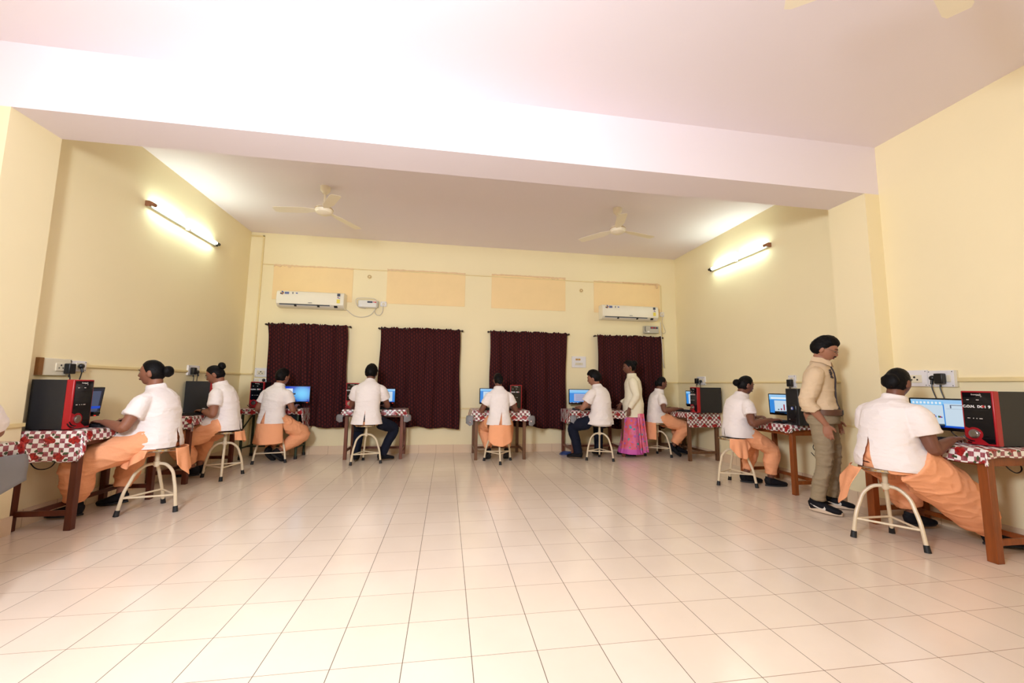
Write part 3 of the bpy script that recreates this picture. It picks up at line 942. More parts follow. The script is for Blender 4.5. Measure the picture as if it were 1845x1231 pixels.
def tablecloth(label, x0, x1, y0, y1, drop, ear=.0, fold=(), seed=0, flare=.5, corner_r=.012):
    """drop: dict side -> hanging length for '-x','+x','-y','+y'"""
    rnd = random.Random(seed)
    zt = ZT + .004
    pts = []
    step = .018
    def side(p, q, nx, ny, key, k0, k1):
        L = math.hypot(q[0] - p[0], q[1] - p[1]); n = max(4, int(L / step))
        for i in range(n):
            u = i / n
            pts.append((p[0] + (q[0] - p[0]) * u, p[1] + (q[1] - p[1]) * u, nx, ny, drop[key], u * L, min(u, 1 - u) * L))
        # corner fan
        pass
    order = [((x0, y0), (x1, y0), (0, -1), '-y'), ((x1, y0), (x1, y1), (1, 0), '+x'), ((x1, y1), (x0, y1), (0, 1), '+y'), ((x0, y1), (x0, y0), (-1, 0), '-x')]
    per = []
    for k, (p, q, nv, key) in enumerate(order):
        L = math.hypot(q[0] - p[0], q[1] - p[1]); n = max(4, int(L / step))
        nxt = order[(k + 1) % 4]
        for i in range(n + 1):
            u = i / n
            per.append((p[0] + (q[0] - p[0]) * u, p[1] + (q[1] - p[1]) * u, nv[0], nv[1], drop[key], 0.0))
        d0, d1 = drop[key], drop[nxt[3]]
        for i in range(1, 8):
            u = i / 8
            a = (nv[0] * (1 - u) + nxt[2][0] * u, nv[1] * (1 - u) + nxt[2][1] * u)
            l = math.hypot(*a)
            per.append((q[0], q[1], a[0] / l, a[1] / l, d0 * (1 - u) + d1 * u, math.sin(PI * u)))
    n = len(per); K = 12
    V, UV, F = [], [], []
    cx, cy = (x0 + x1) / 2, (y0 + y1) / 2
    # top: a centre strip grid is not needed, one face fan from the perimeter
    for (x, y, nx, ny, d, e) in per:
        V.append((x - cx, y - cy, zt)); UV.append((x, y))
    ph = [rnd.uniform(0, 6) for _ in range(3)]
    for k in range(1, K + 1):
        s = k / K
        for i, (x, y, nx, ny, d, e) in enumerate(per):
            dd = d * (1 + ear * e) * s
            out = .006 + (.010 + .012 * math.sin(i * .21 + ph[0]) + .007 * math.sin(i * .47 + ph[1])) * s * min(1, d / .08) + e * flare * d * s * .55
            if d < .03: out = .004
            dz = dd * (1 - .10 * e) + .004 * math.sin(i * .5 + ph[2]) * s
            V.append((x + nx * out - cx, y + ny * out - cy, zt - dz))
            UV.append((x + nx * dd, y + ny * dd))
    F.append(tuple(range(n)))
    for k in range(K):
        for i in range(n):
            j = (i + 1) % n
            F.append((k * n + j, k * n + i, (k + 1) * n + i, (k + 1) * n + j))
    me = bpy.data.meshes.new('tablecloth')
    me.from_pydata(V, [], F)
    ul = me.uv_layers.new(name='uv')
    for lp in me.loops: ul.data[lp.index].uv = UV[lp.vertex_index]
    me.materials.append(M['cloth']); me.materials.append(M['clothback'])
    o = link('tablecloth', me, [], None, 60)
    o.location = (cx, cy, 0)
    sm = o.modifiers.new('thick', 'SOLIDIFY'); sm.thickness = .0025; sm.offset = -1; sm.material_offset = 1; sm.use_rim = True; sm.material_offset_rim = 0
    tag(o, label, 'tablecloth', 'rose print tablecloths')
    for (fx, fy, ax, ay, ox, oy, wd, hh) in fold:      # corner turned over so the grey backing shows
        g = Geo()
        P = []
        m = 8
        for i in range(m + 1):
            for j in range(m + 1):
                u, v = i / m, j / m
                w_ = .010 + .025 * v + .012 * math.sin(u * PI) + .008 * math.sin(v * 5)
                x = fx + ax * wd * (u - .3) + ox * w_
                y = fy + ay * wd * (u - .3) + oy * w_
                z = zt - .085 - hh * v * (1 - .5 * abs(u - .4)) + .012 * math.sin(u * 3)
                P.append((x - cx, y - cy, z))
        FF = [(i * (m + 1) + j, i * (m + 1) + j + 1, (i + 1) * (m + 1) + j + 1, (i + 1) * (m + 1) + j) for i in range(m) for j in range(m)]
        g.add(P, FF)
        c = part('turned_corner', g, M['clothback'], o, 60, fix=False)
        c['label'] = 'grey turned-over cloth corner'
        s2 = c.modifiers.new('thick', 'SOLIDIFY'); s2.thickness = .003
    return o

# ------------------------------------------------------------------ computers
def tower(label, loc, rz, depth=.36, kind='red', lettering='C.O.N.  DC', tail='I', num='', group='computer towers on the tables'):
    """front faces local -y, base centre of the front edge at the origin"""
    t = thing('computer_tower', label, 'computer', loc, rz, group)
    W, H = .19, .405
    z0 = .006
    part('case', Geo().span((-W / 2 + .004, .035, z0), (W / 2 - .004, depth, H - .002)), M['side'], t, bevel=.003)
    f = Geo()
    for sx in (-1, 1):
        for sy in (.05, depth - .04): f.span((sx * .07 - .015, sy - .015, 0), (sx * .07 + .015, sy + .015, z0))
    part('foot', f, M['rubber'], t)
    if kind == 'red':
        part('bezel', Geo().span((-W / 2, 0, z0), (W / 2, .055, H)), M['red'], t, bevel=.006)
        # gloss face with the swooping lower corner left red
        cxr, czr = -.045, .085
        poly = [(-.083, H - .012), (.083, H - .012), (.083, .022), (.045, .020)]
        for k in range(9):
            a = R(-40 + 165 * k / 8); poly.append((cxr + .052 * math.cos(a) + .012, czr + .050 * math.sin(a)))
        poly += [(-.06, .125), (-.083, .135)]
        part('front_panel', Geo().prism(poly, 1, -.0035, .004), M['gloss'], t, smooth=0)
        part('power_dial', Geo().cyl((cxr + .012, -.007, czr), (cxr + .012, .002, czr), .033, n=28), M['chrome'], t)
        part('power_button', Geo().cyl((cxr + .012, -.011, czr), (cxr + .012, .0, czr), .020, n=24), M['steel'], t)
        g = Geo()
        for k in range(2):
            A = [(cxr - .02 + .02 * k * 1.2 + (.058 + .004) * math.cos(R(a)), czr - .004 + (.062) * math.sin(R(a)) - .0) for a in range(205, 285, 10)]
            g.tube([(x + .006 - k * .006, -.0015, z + k * .012) for x, z in A], .0045, 6)
        part('vent_slots', g, M['gloss'], t)
        g = Geo().span((-.084, -.0045, .318), (.084, -.002, .320)).span((-.084, -.0045, .262), (.084, -.002, .2635)).span((-.084, -.0045, .352), (.084, -.002, .3535))
        part('drive_seams', g, M['black'], t, smooth=0)
        g = Geo()
        for (x, w_) in ((-.055, .016), (-.028, .006), (-.008, .006), (.016, .018)): g.span((x - w_ / 2, -.0045, .198), (x + w_ / 2, -.002, .203))
        for (x, w_) in ((-.052, .014), (.006, .016)): g.span((x - w_ / 2, -.0045, .336), (x + w_ / 2, -.002, .341))
        part('port_marks', g, M['silver'], t, smooth=0)
        text_mesh('frontech', .017, M['silver'], 'lettering', t, (.0, -.0042, .378), (PI / 2, 0, 0))
        part('logo_swoosh', Geo().tube([(.0, -.004, .370), (.015, -.004, .372), (.03, -.004, .366), (.026, -.004, .360)], .0012, 6, sub=4), M['silver'], t)
        if lettering:
            text_mesh(lettering, .0245, M['st_white'], 'lettering', t, (-.024, -.0048, .288), (PI / 2, 0, 0), bold=.0011)
            text_mesh('+', .032, M['st_red'], 'lettering', t, (.036, -.0048, .289), (PI / 2, 0, 0), bold=.0022)
            text_mesh(tail, .0245, M['st_white'], 'lettering', t, (.047, -.0048, .288), (PI / 2, 0, 0), bold=.0011)
            if num: text_mesh(num, .028, M['st_white'], 'lettering', t, (.070, -.0048, .288), (PI / 2, 0, 0), bold=.0012)
    else:
        part('bezel', Geo().span((-W / 2, 0, z0), (W / 2, .05, H)), M['black'], t, bevel=.006)
        part('front_panel', Geo().span((-.062, -.006, .02), (.062, .004, .225)), M['gloss'], t, bevel=.01)
        part('drive_seams', Geo().span((-.088, -.003, .30), (.088, .002, .303)).span((-.088, -.003, .348), (.088, .002, .351)).span((-.088, -.003, .255), (.088, .002, .258)), M['side'], t, smooth=0)
        part('power_dial', Geo().cyl((.01, -.012, .185), (.01, 0, .185), .018, n=24), M['st_blue'], t)
        part('power_button', Geo().cyl((.01, -.015, .185), (.01, -.01, .185), .010, n=20), M['silver'], t)
        part('port_marks', Geo().span((-.05, -.008, .06), (-.03, -.004, .064)), M['silver'], t, smooth=0)
    g = Geo()
    for k in range(3): g.tube([(-.03 + .03 * k, depth, .30 - .06 * k), (-.03 + .03 * k, depth + .02, .28 - .06 * k), (-.04 + .03 * k, depth + .022, .12), (-.05 + .04 * k, depth + .015, .01)], .004, 6, sub=5)
    part('rear_leads', g, M['black'], t)
    return t

def monitor(label, loc, rz, screen, tilt=0.0, W=.43, H=.265):
    """screen faces local -y; origin on the table under the stand"""
    t = thing('computer_monitor', label, 'monitor', loc, rz, 'monitors on the tables')
    part('stand_base', Geo().lathe([(0, 0), (.095, 0), (.095, .006), (.06, .014), (.03, .02), (0, .02)]), M['gloss'], t)
    part('stand_neck', Geo().span((-.03, .02, .012), (.03, .045, .16)), M['gloss'], t, bevel=.006)
    zc = .075 + H / 2
    def T_(o): o.location = (0, 0, zc); o.rotation_euler = (tilt, 0, 0); return o
    T_(part('bezel', Geo().span((-W / 2, -.012, -H / 2), (W / 2, .022, H / 2)).span((-W / 3, .02, -H / 3), (W / 3, .045, H / 3)), M['gloss'], t, bevel=.006))
    sw, sh = W - .028, H - .038
    names = []; g = Geo()
    def q(x0, y0, x1, y1, m, lift):
        if m not in names: names.append(m)
        y = -.0128 - lift * .0003
        X0, X1 = -sw / 2 + x0 * sw, -sw / 2 + x1 * sw
        Z0, Z1 = -sh / 2 + .007 + y0 * sh, -sh / 2 + .007 + y1 * sh
        g.add([(X0, y, Z0), (X1, y, Z0), (X1, y, Z1), (X0, y, Z1)], [(0, 1, 2, 3)], names.index(m))
    screen(q)
    o = T_(part('screen', g, [M[m] for m in names], t, 0, fix=False))
    T_(text_mesh('LG', .011, M['silver'], 'lettering', t, (0, 0, 0), (0, 0, 0))).parent = t
    lg = t.children[-1]
    lg.rotation_euler = (PI / 2, 0, 0); lg.location = (0, -.0125, zc - H / 2 + .010)
    T_(part('power_led', Geo().ell((W / 2 - .045, -.0125, -H / 2 + .008), (.012, .0015, .0025)), M['led'], t))
    part('monitor_lead', Geo().tube([(.01, .045, .12), (.03, .055, .05), (.10, .05, .006), (.16, .03, .005)], .004, 6, sub=5), M['black'], t)
    return t

def scr_doc(side=0.0):
    def f(q):
        q(0, 0, 1, 1, 's_blue', 0); q(0, .90, 1, 1, 's_bar', 1); q(0, .84, 1, .90, 's_sky', 1)
        q(.14, .06, .90, .80, 's_page', 2)
        for k in range(6): q(.22, .68 - .09 * k, .60 + .05 * ((k * 7) % 4), .69 - .09 * k, 's_txt', 3)
        q(0, 0, 1, .04, 's_deep', 3)
    return f
def scr_lav(q):
    q(0, 0, 1, 1, 's_blue', 0); q(0, .88, 1, 1, 's_bar', 1); q(0, .76, 1, .88, 's_sky', 1)
    q(.20, .14, 1, .70, 's_lav', 2)
    for k in range(6): q(.27, .60 - .08 * k, .95, .615 - .08 * k, 's_txt', 3)
    q(0, 0, 1, .05, 's_dark', 3)
    for k in range(6): q(.03 + k * .06, .01, .065 + k * .06, .04, ('s_light', 's_red', 's_light')[k % 3], 4)
def scr_desktop(q):
    q(0, 0, 1, 1, 's_desk', 0)
    q(.02, .36, .42, .86, 's_light', 10); q(.06, .70, .30, .72, 's_txt', 11); q(.06, .62, .34, .635, 's_txt', 11)
    q(.42, .46, .52, .56, 's_dark', 11); q(.36, .40, .52, .43, 's_sky', 11); q(.12, .36, .18, .40, 's_dark', 11); q(.26, .36, .32, .40, 's_dark', 11)
    q(.92, .07, .96, .11, 's_dark', 11)
def scr_chart(q):
    q(0, 0, 1, 1, 's_blue', 0); q(0, .90, 1, 1, 's_bar', 1); q(0, .72, 1, .90, 's_sky', 1); q(.05, .76, .8, .86, 's_light', 2)
    q(.16, .08, 1, .68, 's_page', 2)
    for k, (h, m) in enumerate(((.06, 's_dark'), (.10, 's_red'), (.32, 's_red'), (.26, 's_dark'), (.40, 's_red'), (.36, 's_red'), (.30, 's_dark'), (.44, 's_red'))):
        q(.26 + k * .09, .16, .30 + k * .09, .16 + h, m, 3)
def scr_office(q):
    q(0, 0, 1, 1, 's_page', 0); q(0, .94, 1, 1, 's_bar', 1); q(0, .80, .56, .94, 's_sky', 1); q(.56, .86, 1, .94, 's_bar', 1)
    for k in range(8): q(.03 + k * .065, .84, .07 + k * .065, .92, 's_light', 2)
    q(.545, .06, .565, .84, 's_blue', 2); q(.60, .68, .95, .675, 's_txt', 2)
    for k, h in enumerate((.36, .30, .22, .13, .07)):
        x = .05 + k * .10
        q(x, .34, x + .025, .34 + h, 's_green', 3); q(x + .025, .34, x + .05, .34 + h * .9, 's_red', 3); q(x + .05, .34, x + .07, .34 + h * .6, 's_deep', 3)
    q(.66, .70, .68, .82, 's_txt', 3); q(.66, .80, .90, .82, 's_txt', 3); q(.88, .70, .895, .82, 's_txt', 3)
    q(0, 0, 1, .05, 's_deep', 3); q(0, .05, 1, .07, 's_blue', 3)
def scr_night(q):
    q(0, 0, 1, 1, 's_dark', 0); q(.05, .1, .95, .9, 's_txt', 1); q(0, .2, 1, .3, 's_deep', 2)

def keyboard(label, loc, rz):
    t = thing('keyboard', label, 'keyboard', loc, rz, 'black keyboards')
    part('keyboard_base', Geo().prism([(-.075, 0), (.075, 0), (.075, .022), (-.075, .012)], 0, -.22, .22), M['black'], t, bevel=.003)
    g = Geo()
    for r in range(5):
        for c in range(18):
            x = -.205 + c * .0238; y = -.055 + r * .025
            g.box((x, y, .019 + r * .0017), (.019, .019, .008))
    k = part('keys', g, M['side'], t, smooth=0); k['kind'] = 'stuff'
    return t
def mouse(label, loc, rz):
    return tag(_m(part('computer_mouse', Geo().ell((0, 0, .012), (.03, .055, .022)).cyl((0, .02, .03), (0, .035, .028), .005), M['black']), loc, rz), label, 'mouse')
def _m(o, loc, rz):
    o.location = loc; o.rotation_euler = (0, 0, rz); return o

# ------------------------------------------------------------------ tripod stools
def make_stool(label, loc, rz, seat=.56):
    """two legs are one bent arch in the local xz plane, the third runs back along +y"""
    t = thing('stool', label, 'stool', (loc[0], loc[1], 0), rz, 'white enamelled tripod stools')
    za = .415
    s_ = part('seat', Geo().lathe([(0, seat - .028), (.150, seat - .028), (.158, seat - .022), (.158, seat - .006), (.150, seat), (0, seat)], n=40), M['steel'], t)
    g = Geo()
    for k in range(24):
        a = k * PI / 12
        g.box((.158 * math.cos(a), .158 * math.sin(a), seat - .014), (.004, .018, .008), rot=Matrix.Rotation(a, 3, 'Z'))
    part('rim_pattern', g, M['gold'], s_, smooth=0)
    part('seat_post', Geo().cyl((0, 0, za - .03), (0, 0, seat - .026), .0185).lathe([(0, za - .02), (.026, za - .02), (.026, za + .02), (0, za + .02)]), M['stoolpaint'], t)
    def leg_pts(sx):
        return [(0, 0, za), (sx * .072, -.012, za - .012), (sx * .132, -.035, za - .07), (sx * .160, -.062, za - .15), (sx * .183, -.092, .18), (sx * .205, -.116, .02)]
    legs = [leg_pts(-1), leg_pts(1)]
    legs.append([(0, .0, za - .01), (0, .045, za - .05), (0, .095, za - .13), (0, .175, .15), (0, .235, .02)])
    mids = []
    for P in legs:
        lg = part('leg', Geo().tube(P, .0135, 10, sub=6), M['stoolpaint'], t)
        e = np.array(P[-1]); d = nrm(np.array(P[-1]) - np.array(P[-2]))
        part('rubber_foot', Geo().cyl(e - d * .03, (e[0] + d[0] * .015, e[1] + d[1] * .015, 0.0), .018, .021), M['rubber'], lg)
        a, b = np.array(P[-2]), np.array(P[-1]); zt = .145
        u = (a[2] - zt) / (a[2] - b[2]); mids.append(a + (b - a) * u)
    for i in range(3):
        part('brace', Geo().cyl(mids[i], mids[(i + 1) % 3], .0085), M['stoolpaint'], t)
    return t

# ------------------------------------------------------------------ people
def A3(*a): return np.array(a, float)
def rotx(a): c, s = math.cos(a), math.sin(a); return np.array(((1, 0, 0), (0, c, -s), (0, s, c)))
def roty(a): c, s = math.cos(a), math.sin(a); return np.array(((c, 0, s), (0, 1, 0), (-s, 0, c)))
def rotz(a): c, s = math.cos(a), math.sin(a); return np.array(((c, -s, 0), (s, c, 0), (0, 0, 1)))

def head_shell(n=52, k=40):
    D = []
    for i in range(1, k):
        p = PI * i / k
        for j in range(n):
            t = 2 * PI * j / n
            D.append((math.sin(p) * math.cos(t), math.sin(p) * math.sin(t), math.cos(p)))
    D += [(0, 0, 1), (0, 0, -1)]
    F = []
    for i in range(k - 2):
        for j in range(n):
            j2 = (j + 1) % n
            F.append((i * n + j, (i + 1) * n + j, (i + 1) * n + j2, i * n + j2))
    a, b = (k - 1) * n, (k - 1) * n + 1
    for j in range(n):
        j2 = (j + 1) % n
        F.append((a, j, j2)); F.append((b, (k - 2) * n + j2, (k - 2) * n + j))
    return np.array(D), F
HD, HF = head_shell()
HD2, HF2 = head_shell(110, 84)

def head_pos(D):
    x, y, z = D[:, 0], D[:, 1], D[:, 2]
    sm = lambda t: np.clip(t, 0, 1) ** 2 * (3 - 2 * np.clip(t, 0, 1))
    X = .073 * x * (1 - .30 * sm(-z * 1.05)); Y = .094 * y.copy(); Z = .113 * z
    Y = np.where((y < 0), Y * (1 - .55 * sm((-z - .2) / .8) * .72), Y)
    f = (y > 0.1)
    g = np.where(z > -.20, np.clip((.22 - z) / .42, 0, 1) ** 1.2, np.exp(-((z + .20) / .07) ** 2))
    Y = Y + f * .024 * np.exp(-(x / .13) ** 2) * g
    Y = Y - f * .009 * np.exp(-((np.abs(x) - .38) / .17) ** 2 - ((z - .10) / .11) ** 2)
    Y = Y + f * .004 * np.exp(-((z - .27) / .08) ** 2) * np.exp(-(x / .6) ** 4)
    Y = Y + f * .008 * np.exp(-(x / .22) ** 2 - ((z + .46) / .09) ** 2)
    Y = Y + f * .012 * np.exp(-(x / .28) ** 2 - ((z + .82) / .16) ** 2)
    return np.stack([X, Y, Z], 1)

def hair_cap(fwd=.0, nape=-.62, thick=.012, side=-.05, full=.55, quiff=0.0):
    """hair shell: sinks into the head below the hairline, hugs the skull at it and thickens above"""
    D = HD2
    P = head_pos(D)
    x, y, z = D[:, 0], D[:, 1], D[:, 2]
    z = z + .03 * vnoise(D * 9, 5)
    zm = np.interp(y, [-1, -.40, -.02, .12, .45, .60, 1], [nape, nape, side - .32, side, .46 - fwd, .62 - fwd, .72 - fwd])
    h = np.clip((z - zm) / .07, 0, 1)
    t = np.clip((z - zm) / full, 0, 1) ** .75
    q = np.where(h[:, None] > 0, P * (.95 + .075 * h[:, None]), P * .93)
    strand = .0016 * vnoise(D * np.array((16, 5, 16)), 8)
    q = q + D * (thick * t * (1 - .6 * x * x) + strand * (h > .5))[:, None]
    if quiff: q[:, 1] += quiff * np.exp(-((z - .72) / .2) ** 2) * np.clip(y, 0, 1); q[:, 2] += quiff * .4 * np.exp(-((z - .8) / .25) ** 2) * np.clip(y, 0, 1)
    return q

def ik(a, b, l1, l2, hint):
    d = b - a; L = np.linalg.norm(d)
    if L > (l1 + l2) * .995: s = L / ((l1 + l2) * .995); l1, l2 = l1 * s, l2 * s
    x = (l1 * l1 - l2 * l2 + L * L) / (2 * L)
    h = math.sqrt(max(0, l1 * l1 - x * x))
    u = d / L; hn = np.asarray(hint, float); hn = nrm(hn - u * np.dot(hn, u))
    return a + u * x + hn * h

def hand(g, W, dh, tv, right, sc=1.0, curl=(14, 30, 40), spread=3.5):
    dh = nrm(dh); tv = nrm(np.asarray(tv, float) - dh * np.dot(tv, dh))
    pn = np.cross(dh, tv) * (-1 if right else 1)
    g.loft([W - dh * .02 * sc, W + dh * .012 * sc, W + dh * .045 * sc, W + dh * .075 * sc, W + dh * .09 * sc], np.array((.024, .028, .037, .039, .030)) * sc, np.array((.018, .017, .015, .013, .009)) * sc, tv, 16)
    for i, (o, l) in enumerate(((.029, .066), (.010, .074), (-.010, .069), (-.029, .054))):
        p = W + dh * (.082 - .004 * abs(i - 1)) * sc + tv * o * sc
        a = R(spread * (1.5 - i)); d0 = dh * math.cos(a) + tv * math.sin(a)
        P = [p - d0 * .01 * sc]; ang = 0
        P.append(p)
        for s, cu in zip((.44, .30, .26), curl):
            ang += R(cu * (1 + .06 * i))
            P.append(P[-1] + (d0 * math.cos(ang) + pn * math.sin(ang)) * l * s * sc)
        g.tube(P, np.array((.0085, .0085, .0082, .0075, .0062)) * sc, 10)
    b = W + dh * .022 * sc + tv * .026 * sc
    d1 = nrm(dh * .55 + tv * .75 + pn * .25); d2 = nrm(dh * .9 + tv * .3 + pn * .25)
    g.tube([b - d1 * .012 * sc, b, b + d1 * .032 * sc, b + d1 * .032 * sc + d2 * .034 * sc], np.array((.012, .0125, .0105, .008)) * sc, 10)

def shoe(root, ankle, deg, pitch=0.0, mats=None, sc=1.0, swoosh=False, rz0=0.0, name='shoe', thick=.018):
    """ankle = point over the heel; deg = heading in the local frame"""
    mats = mats or (M['shoe'], M['sole'])
    Rm = rotz(R(deg) - PI / 2) @ rotx(-R(pitch))
    def tr(g):
        V = np.array(g.v) * sc; V[:, 2] -= .085 * sc
        V = V @ Rm.T + ankle
        g.v = [tuple(v) for v in V]; return g
    up = Geo().loft([(0, -.066, .045), (0, -.055, .048), (0, -.02, .056), (0, .03, .052), (0, .09, .040), (0, .14, .032), (0, .172, .028), (0, .185, .025)],
                    np.array((.012, .030, .036, .039, .045, .045, .036, .020)), np.array((.030, .040, .046, .040, .031, .026, .021, .012)), (1, 0, 0), 18, power=2.3)
    up.loft([(0, -.02, .03), (0, -.018, .075), (0, -.012, .10)], (.036, .037, .038), (.044, .046, .046), (1, 0, 0), 18)
    o = part(name, tr(up), mats[0], root, 50)
    out = []
    for i in range(36):
        a = 2 * PI * i / 36
        yy = math.sin(a)
        wv = .040 + .006 * yy - .010 * (yy < -.3) * (-yy - .3) 
        out.append((math.cos(a) * wv * (1 - .25 * max(0, yy) ** 3), .06 + yy * .130))
    s = part('sole', tr(Geo().prism(out, 2, 0.0, thick)), mats[1], o, 40, bevel=.003)
    if swoosh:
        for sd in (-1, 1):
            A = [(-.048, .064), (-.012, .043), (.03, .028), (.056, .024), (.076, .030), (.081, .045), (.070, .060), (.064, .046), (.052, .039), (.03, .041), (-.01, .053)]
            V = []
            for (yy, zz) in A:
                zc_ = np.interp(yy, (-.055, -.02, .03, .09), (.048, .056, .052, .040)); rr_ = np.interp(yy, (-.055, -.02, .03, .09), (.040, .046, .040, .031))
                wx = np.interp(yy, (-.055, -.02, .03, .09), (.030, .036, .039, .045)) * max(.05, 1 - min(1, abs(zz - zc_) / rr_) ** 2.3) ** (1 / 2.3) + .0015
                V.append((sd * wx, yy, zz))
            V2 = [(x + sd * .002, y, z) for x, y, z in V]
            k = len(V)
            gg = Geo().add(V + V2, [tuple(range(k)), tuple(range(k, 2 * k))[::-1]] + [(i, (i + 1) % k, k + (i + 1) % k, k + i) for i in range(k)])
            part('swoosh_mark', tr(gg), M['silver'], o, 0)
    return o

def seatclamp(me, so, seat, lift=.004):
    """flesh and cloth flatten on the stool seat instead of sinking into it"""
    if so is None: return me
    k = len(me.vertices); P = np.empty(k * 3); me.vertices.foreach_get('co', P); P = P.reshape(-1, 3)
    d = np.hypot(P[:, 0] - so[0], P[:, 1] - so[1])
    m = (d < .172) & (P[:, 2] < seat + lift) & (P[:, 2] > seat - .16)
    P[m, 2] = seat + lift
    me.vertices.foreach_set('co', P.ravel()); me.update()
    return me

def slit_cut(me, apex, x0, x1, zb, ymax=-.02):
    """cut a real wedge out of the back of a coat"""
    bm = bmesh.new(); bm.from_mesh(me)
    ax, az = apex
    for (xb, sg) in ((x0, 1), (x1, -1)):
        d = Vector((xb - ax, 0, zb - az)); nn = Vector((d.z, 0, -d.x)).normalized()
        geom = [f for f in bm.faces if f.calc_center_median().y < ymax and f.calc_center_median().z < az + .02]
        geom = list(set(geom) | {e for f in geom for e in f.edges} | {v for f in geom for v in f.verts})
        bmesh.ops.bisect_plane(bm, geom=geom, plane_co=(ax, 0, az), plane_no=nn, dist=1e-5)
    kill = []
    for f in bm.faces:
        c = f.calc_center_median()
        if c.y > ymax or c.z > az: continue
        t = (az - c.z) / (az - zb)
        if ax + (x0 - ax) * t < c.x < ax + (x1 - ax) * t: kill.append(f)
    bmesh.ops.delete(bm, geom=kill, context='FACES')
    bm.to_mesh(me); bm.free()
    return me

def figure(label, loc, face, skin_m='skin_b', seat=.56, N=(0, .06, .52), ctl=(0, -.04, .27), b=1.0, sh=.165, twist=0.0,
           head=(0, 0), neck=.082, head_roll=0.0, wrists=None, elbow=((-.6, -.4, -1), (.6, -.4, -1)), hands=None, uarm=.275, farm=.245,
           legs=None, standing=False, hipz=.08, voxel=.0065, bt=None, tl=.43, sl=.41, stool=None, hscale=1.0, headsc=1.0, curl=(14, 30, 40), group=None, armr=1.0):
    """common skeleton and bare body; returns a dict the clothing code reads. local +y is where the person faces"""
    rz = R(face - 90)
    Ri = rotz(-rz); l0 = A3(loc[0], loc[1], 0)
    loc_ = lambda p: Ri @ (A3(*p) - l0)
    S0 = A3(0, -.01, seat); Nn = S0 + A3(*N) + A3(0, 0, 0 if standing else .022)
    bt = bt or b
    so = None if standing else (loc_((*stool, 0)) if stool else A3(0, 0, 0)); Cc = S0 + A3(*ctl)
    spine = lambda s: S0 * (1 - s) ** 2 + Cc * 2 * s * (1 - s) + Nn * s * s
    rv = lambda s: rotz(R(twist) * s) @ A3(1, 0, 0)
    ss = np.array((0, .12, .3, .5, .68, .80, .88, .94, 1.0))
    kb = np.interp(ss, (0, .3, .8), (b, b, bt))
    rx = np.array((.160, .172, .140, .138, .152, .156, .134, .088, .057)) * kb
    ry = np.array((.125, .138, .108, .106, .110, .095, .080, .062, .055)) * kb
    rx[-2:] /= bt; ry[-2:] /= bt
    g = Geo()
    nd = nrm(Nn - spine(.86))
    hz, hp = R(head[0]), R(head[1])
    Hr = rotz(R(twist) + hz) @ rotx(-hp) @ roty(R(head_roll))
    hc = Nn + nrm(nd * .6 + A3(0, 0, .6)) * neck + Hr @ A3(0, .018, .035)
    C = [spine(s) for s in ss] + [Nn + (hc - Nn) * .45 + Hr @ A3(0, -.012, -.01), hc + Hr @ A3(0, -.014, -.058)]
    Rv = [rv(s) for s in ss] + [Hr @ A3(1, 0, 0)] * 2
    g.loft(C, np.append(rx, (.051, .052)), np.append(ry, (.056, .060)), np.array(Rv), 26, power=2.3)
    # head and ears
    g.add(head_pos(HD) * headsc @ Hr.T + hc, HF)
    for s in (-1, 1):
        g.ell(hc + Hr @ A3(s * .073, -.012, -.008) * headsc, (.012, .021, .033), rot=Hr @ rotz(s * -.35))
    shd = {}
    arms = {}
    for i, s in enumerate((-1, 1)):
        Sj = spine(.80) + rv(.85) * s * sh * bt
        shd[s] = Sj
        Wl = loc_(wrists[i]) if wrists is not None and wrists[i] is not None else Sj + A3(s * .06, .03, -.52)
        E = ik(Sj, Wl, uarm, farm, A3(*elbow[i]))
        arms[s] = (Sj, E, Wl)
        k = armr
        P, rr = crv([Sj - rv(.85) * s * .03, Sj + (E - Sj) * .18, Sj + (E - Sj) * .6, E, E + (Wl - E) * .3, E + (Wl - E) * .7, Wl], 4, np.array((.050, .054, .047, .040, .041, .032, .024)) * k)
        g.loft(P, rr, rr, A3(0, 0, 1) if abs(nrm(E - Sj)[2]) < .8 else A3(1, 0, 0), 14)
        hd = None
        if hands is not None and hands[i] is not None:
            dh, tv = A3(*hands[i][0]), A3(*hands[i][1]); dh, tv = Ri @ dh, Ri @ tv
        else:
            dh = nrm(Wl - E) * A3(1, 1, .3); tv = A3(-s, .2, 0)
        hand(g, Wl, dh, tv, s > 0, hscale, curl)
    hips = {}
    lg = {}
    H = S0 + A3(0, .0, hipz)
    for i, s in enumerate((-1, 1)):
        Hj = H + A3(s * .085 * b, .01, 0)
        ank, hint = legs[i]
        ank = loc_(ank) if True else ank
        K = ik(Hj, ank, tl, sl, Ri @ A3(*hint))
        lg[s] = (Hj, K, ank)
        g.loft(crv([Hj, Hj + (K - Hj) * .5, K, K + (ank - K) * .35, ank + A3(0, 0, .0)], 4), np.interp(np.arange(17) / 16, (0, .25, .5, .75, 1), (.078, .068, .052, .050, .032)), np.interp(np.arange(17) / 16, (0, .25, .5, .75, 1), (.078, .068, .052, .050, .032)), A3(1, 0, 0) + A3(0, .001, 0), 14)
    me = seatclamp(remesh(g, voxel, 2), so, seat)
    o = link('person', me, M[skin_m], None, 0)
    me.polygons.foreach_set('use_smooth', [True] * len(me.polygons))
    o.location = (loc[0], loc[1], 0); o.rotation_euler = (0, 0, rz)
    tag(o, label, 'person', group)
    return dict(o=o, spine=spine, rv=rv, Hr=Hr, hc=hc, arms=arms, legs=lg, ss=ss, rx=rx, ry=ry, b=b, seat=seat, Ri=Ri, loc_=loc_, N=Nn, H=H, skin=skin_m, S0=S0, so=so, bt=bt, rz=rz, face=face, hs=headsc)

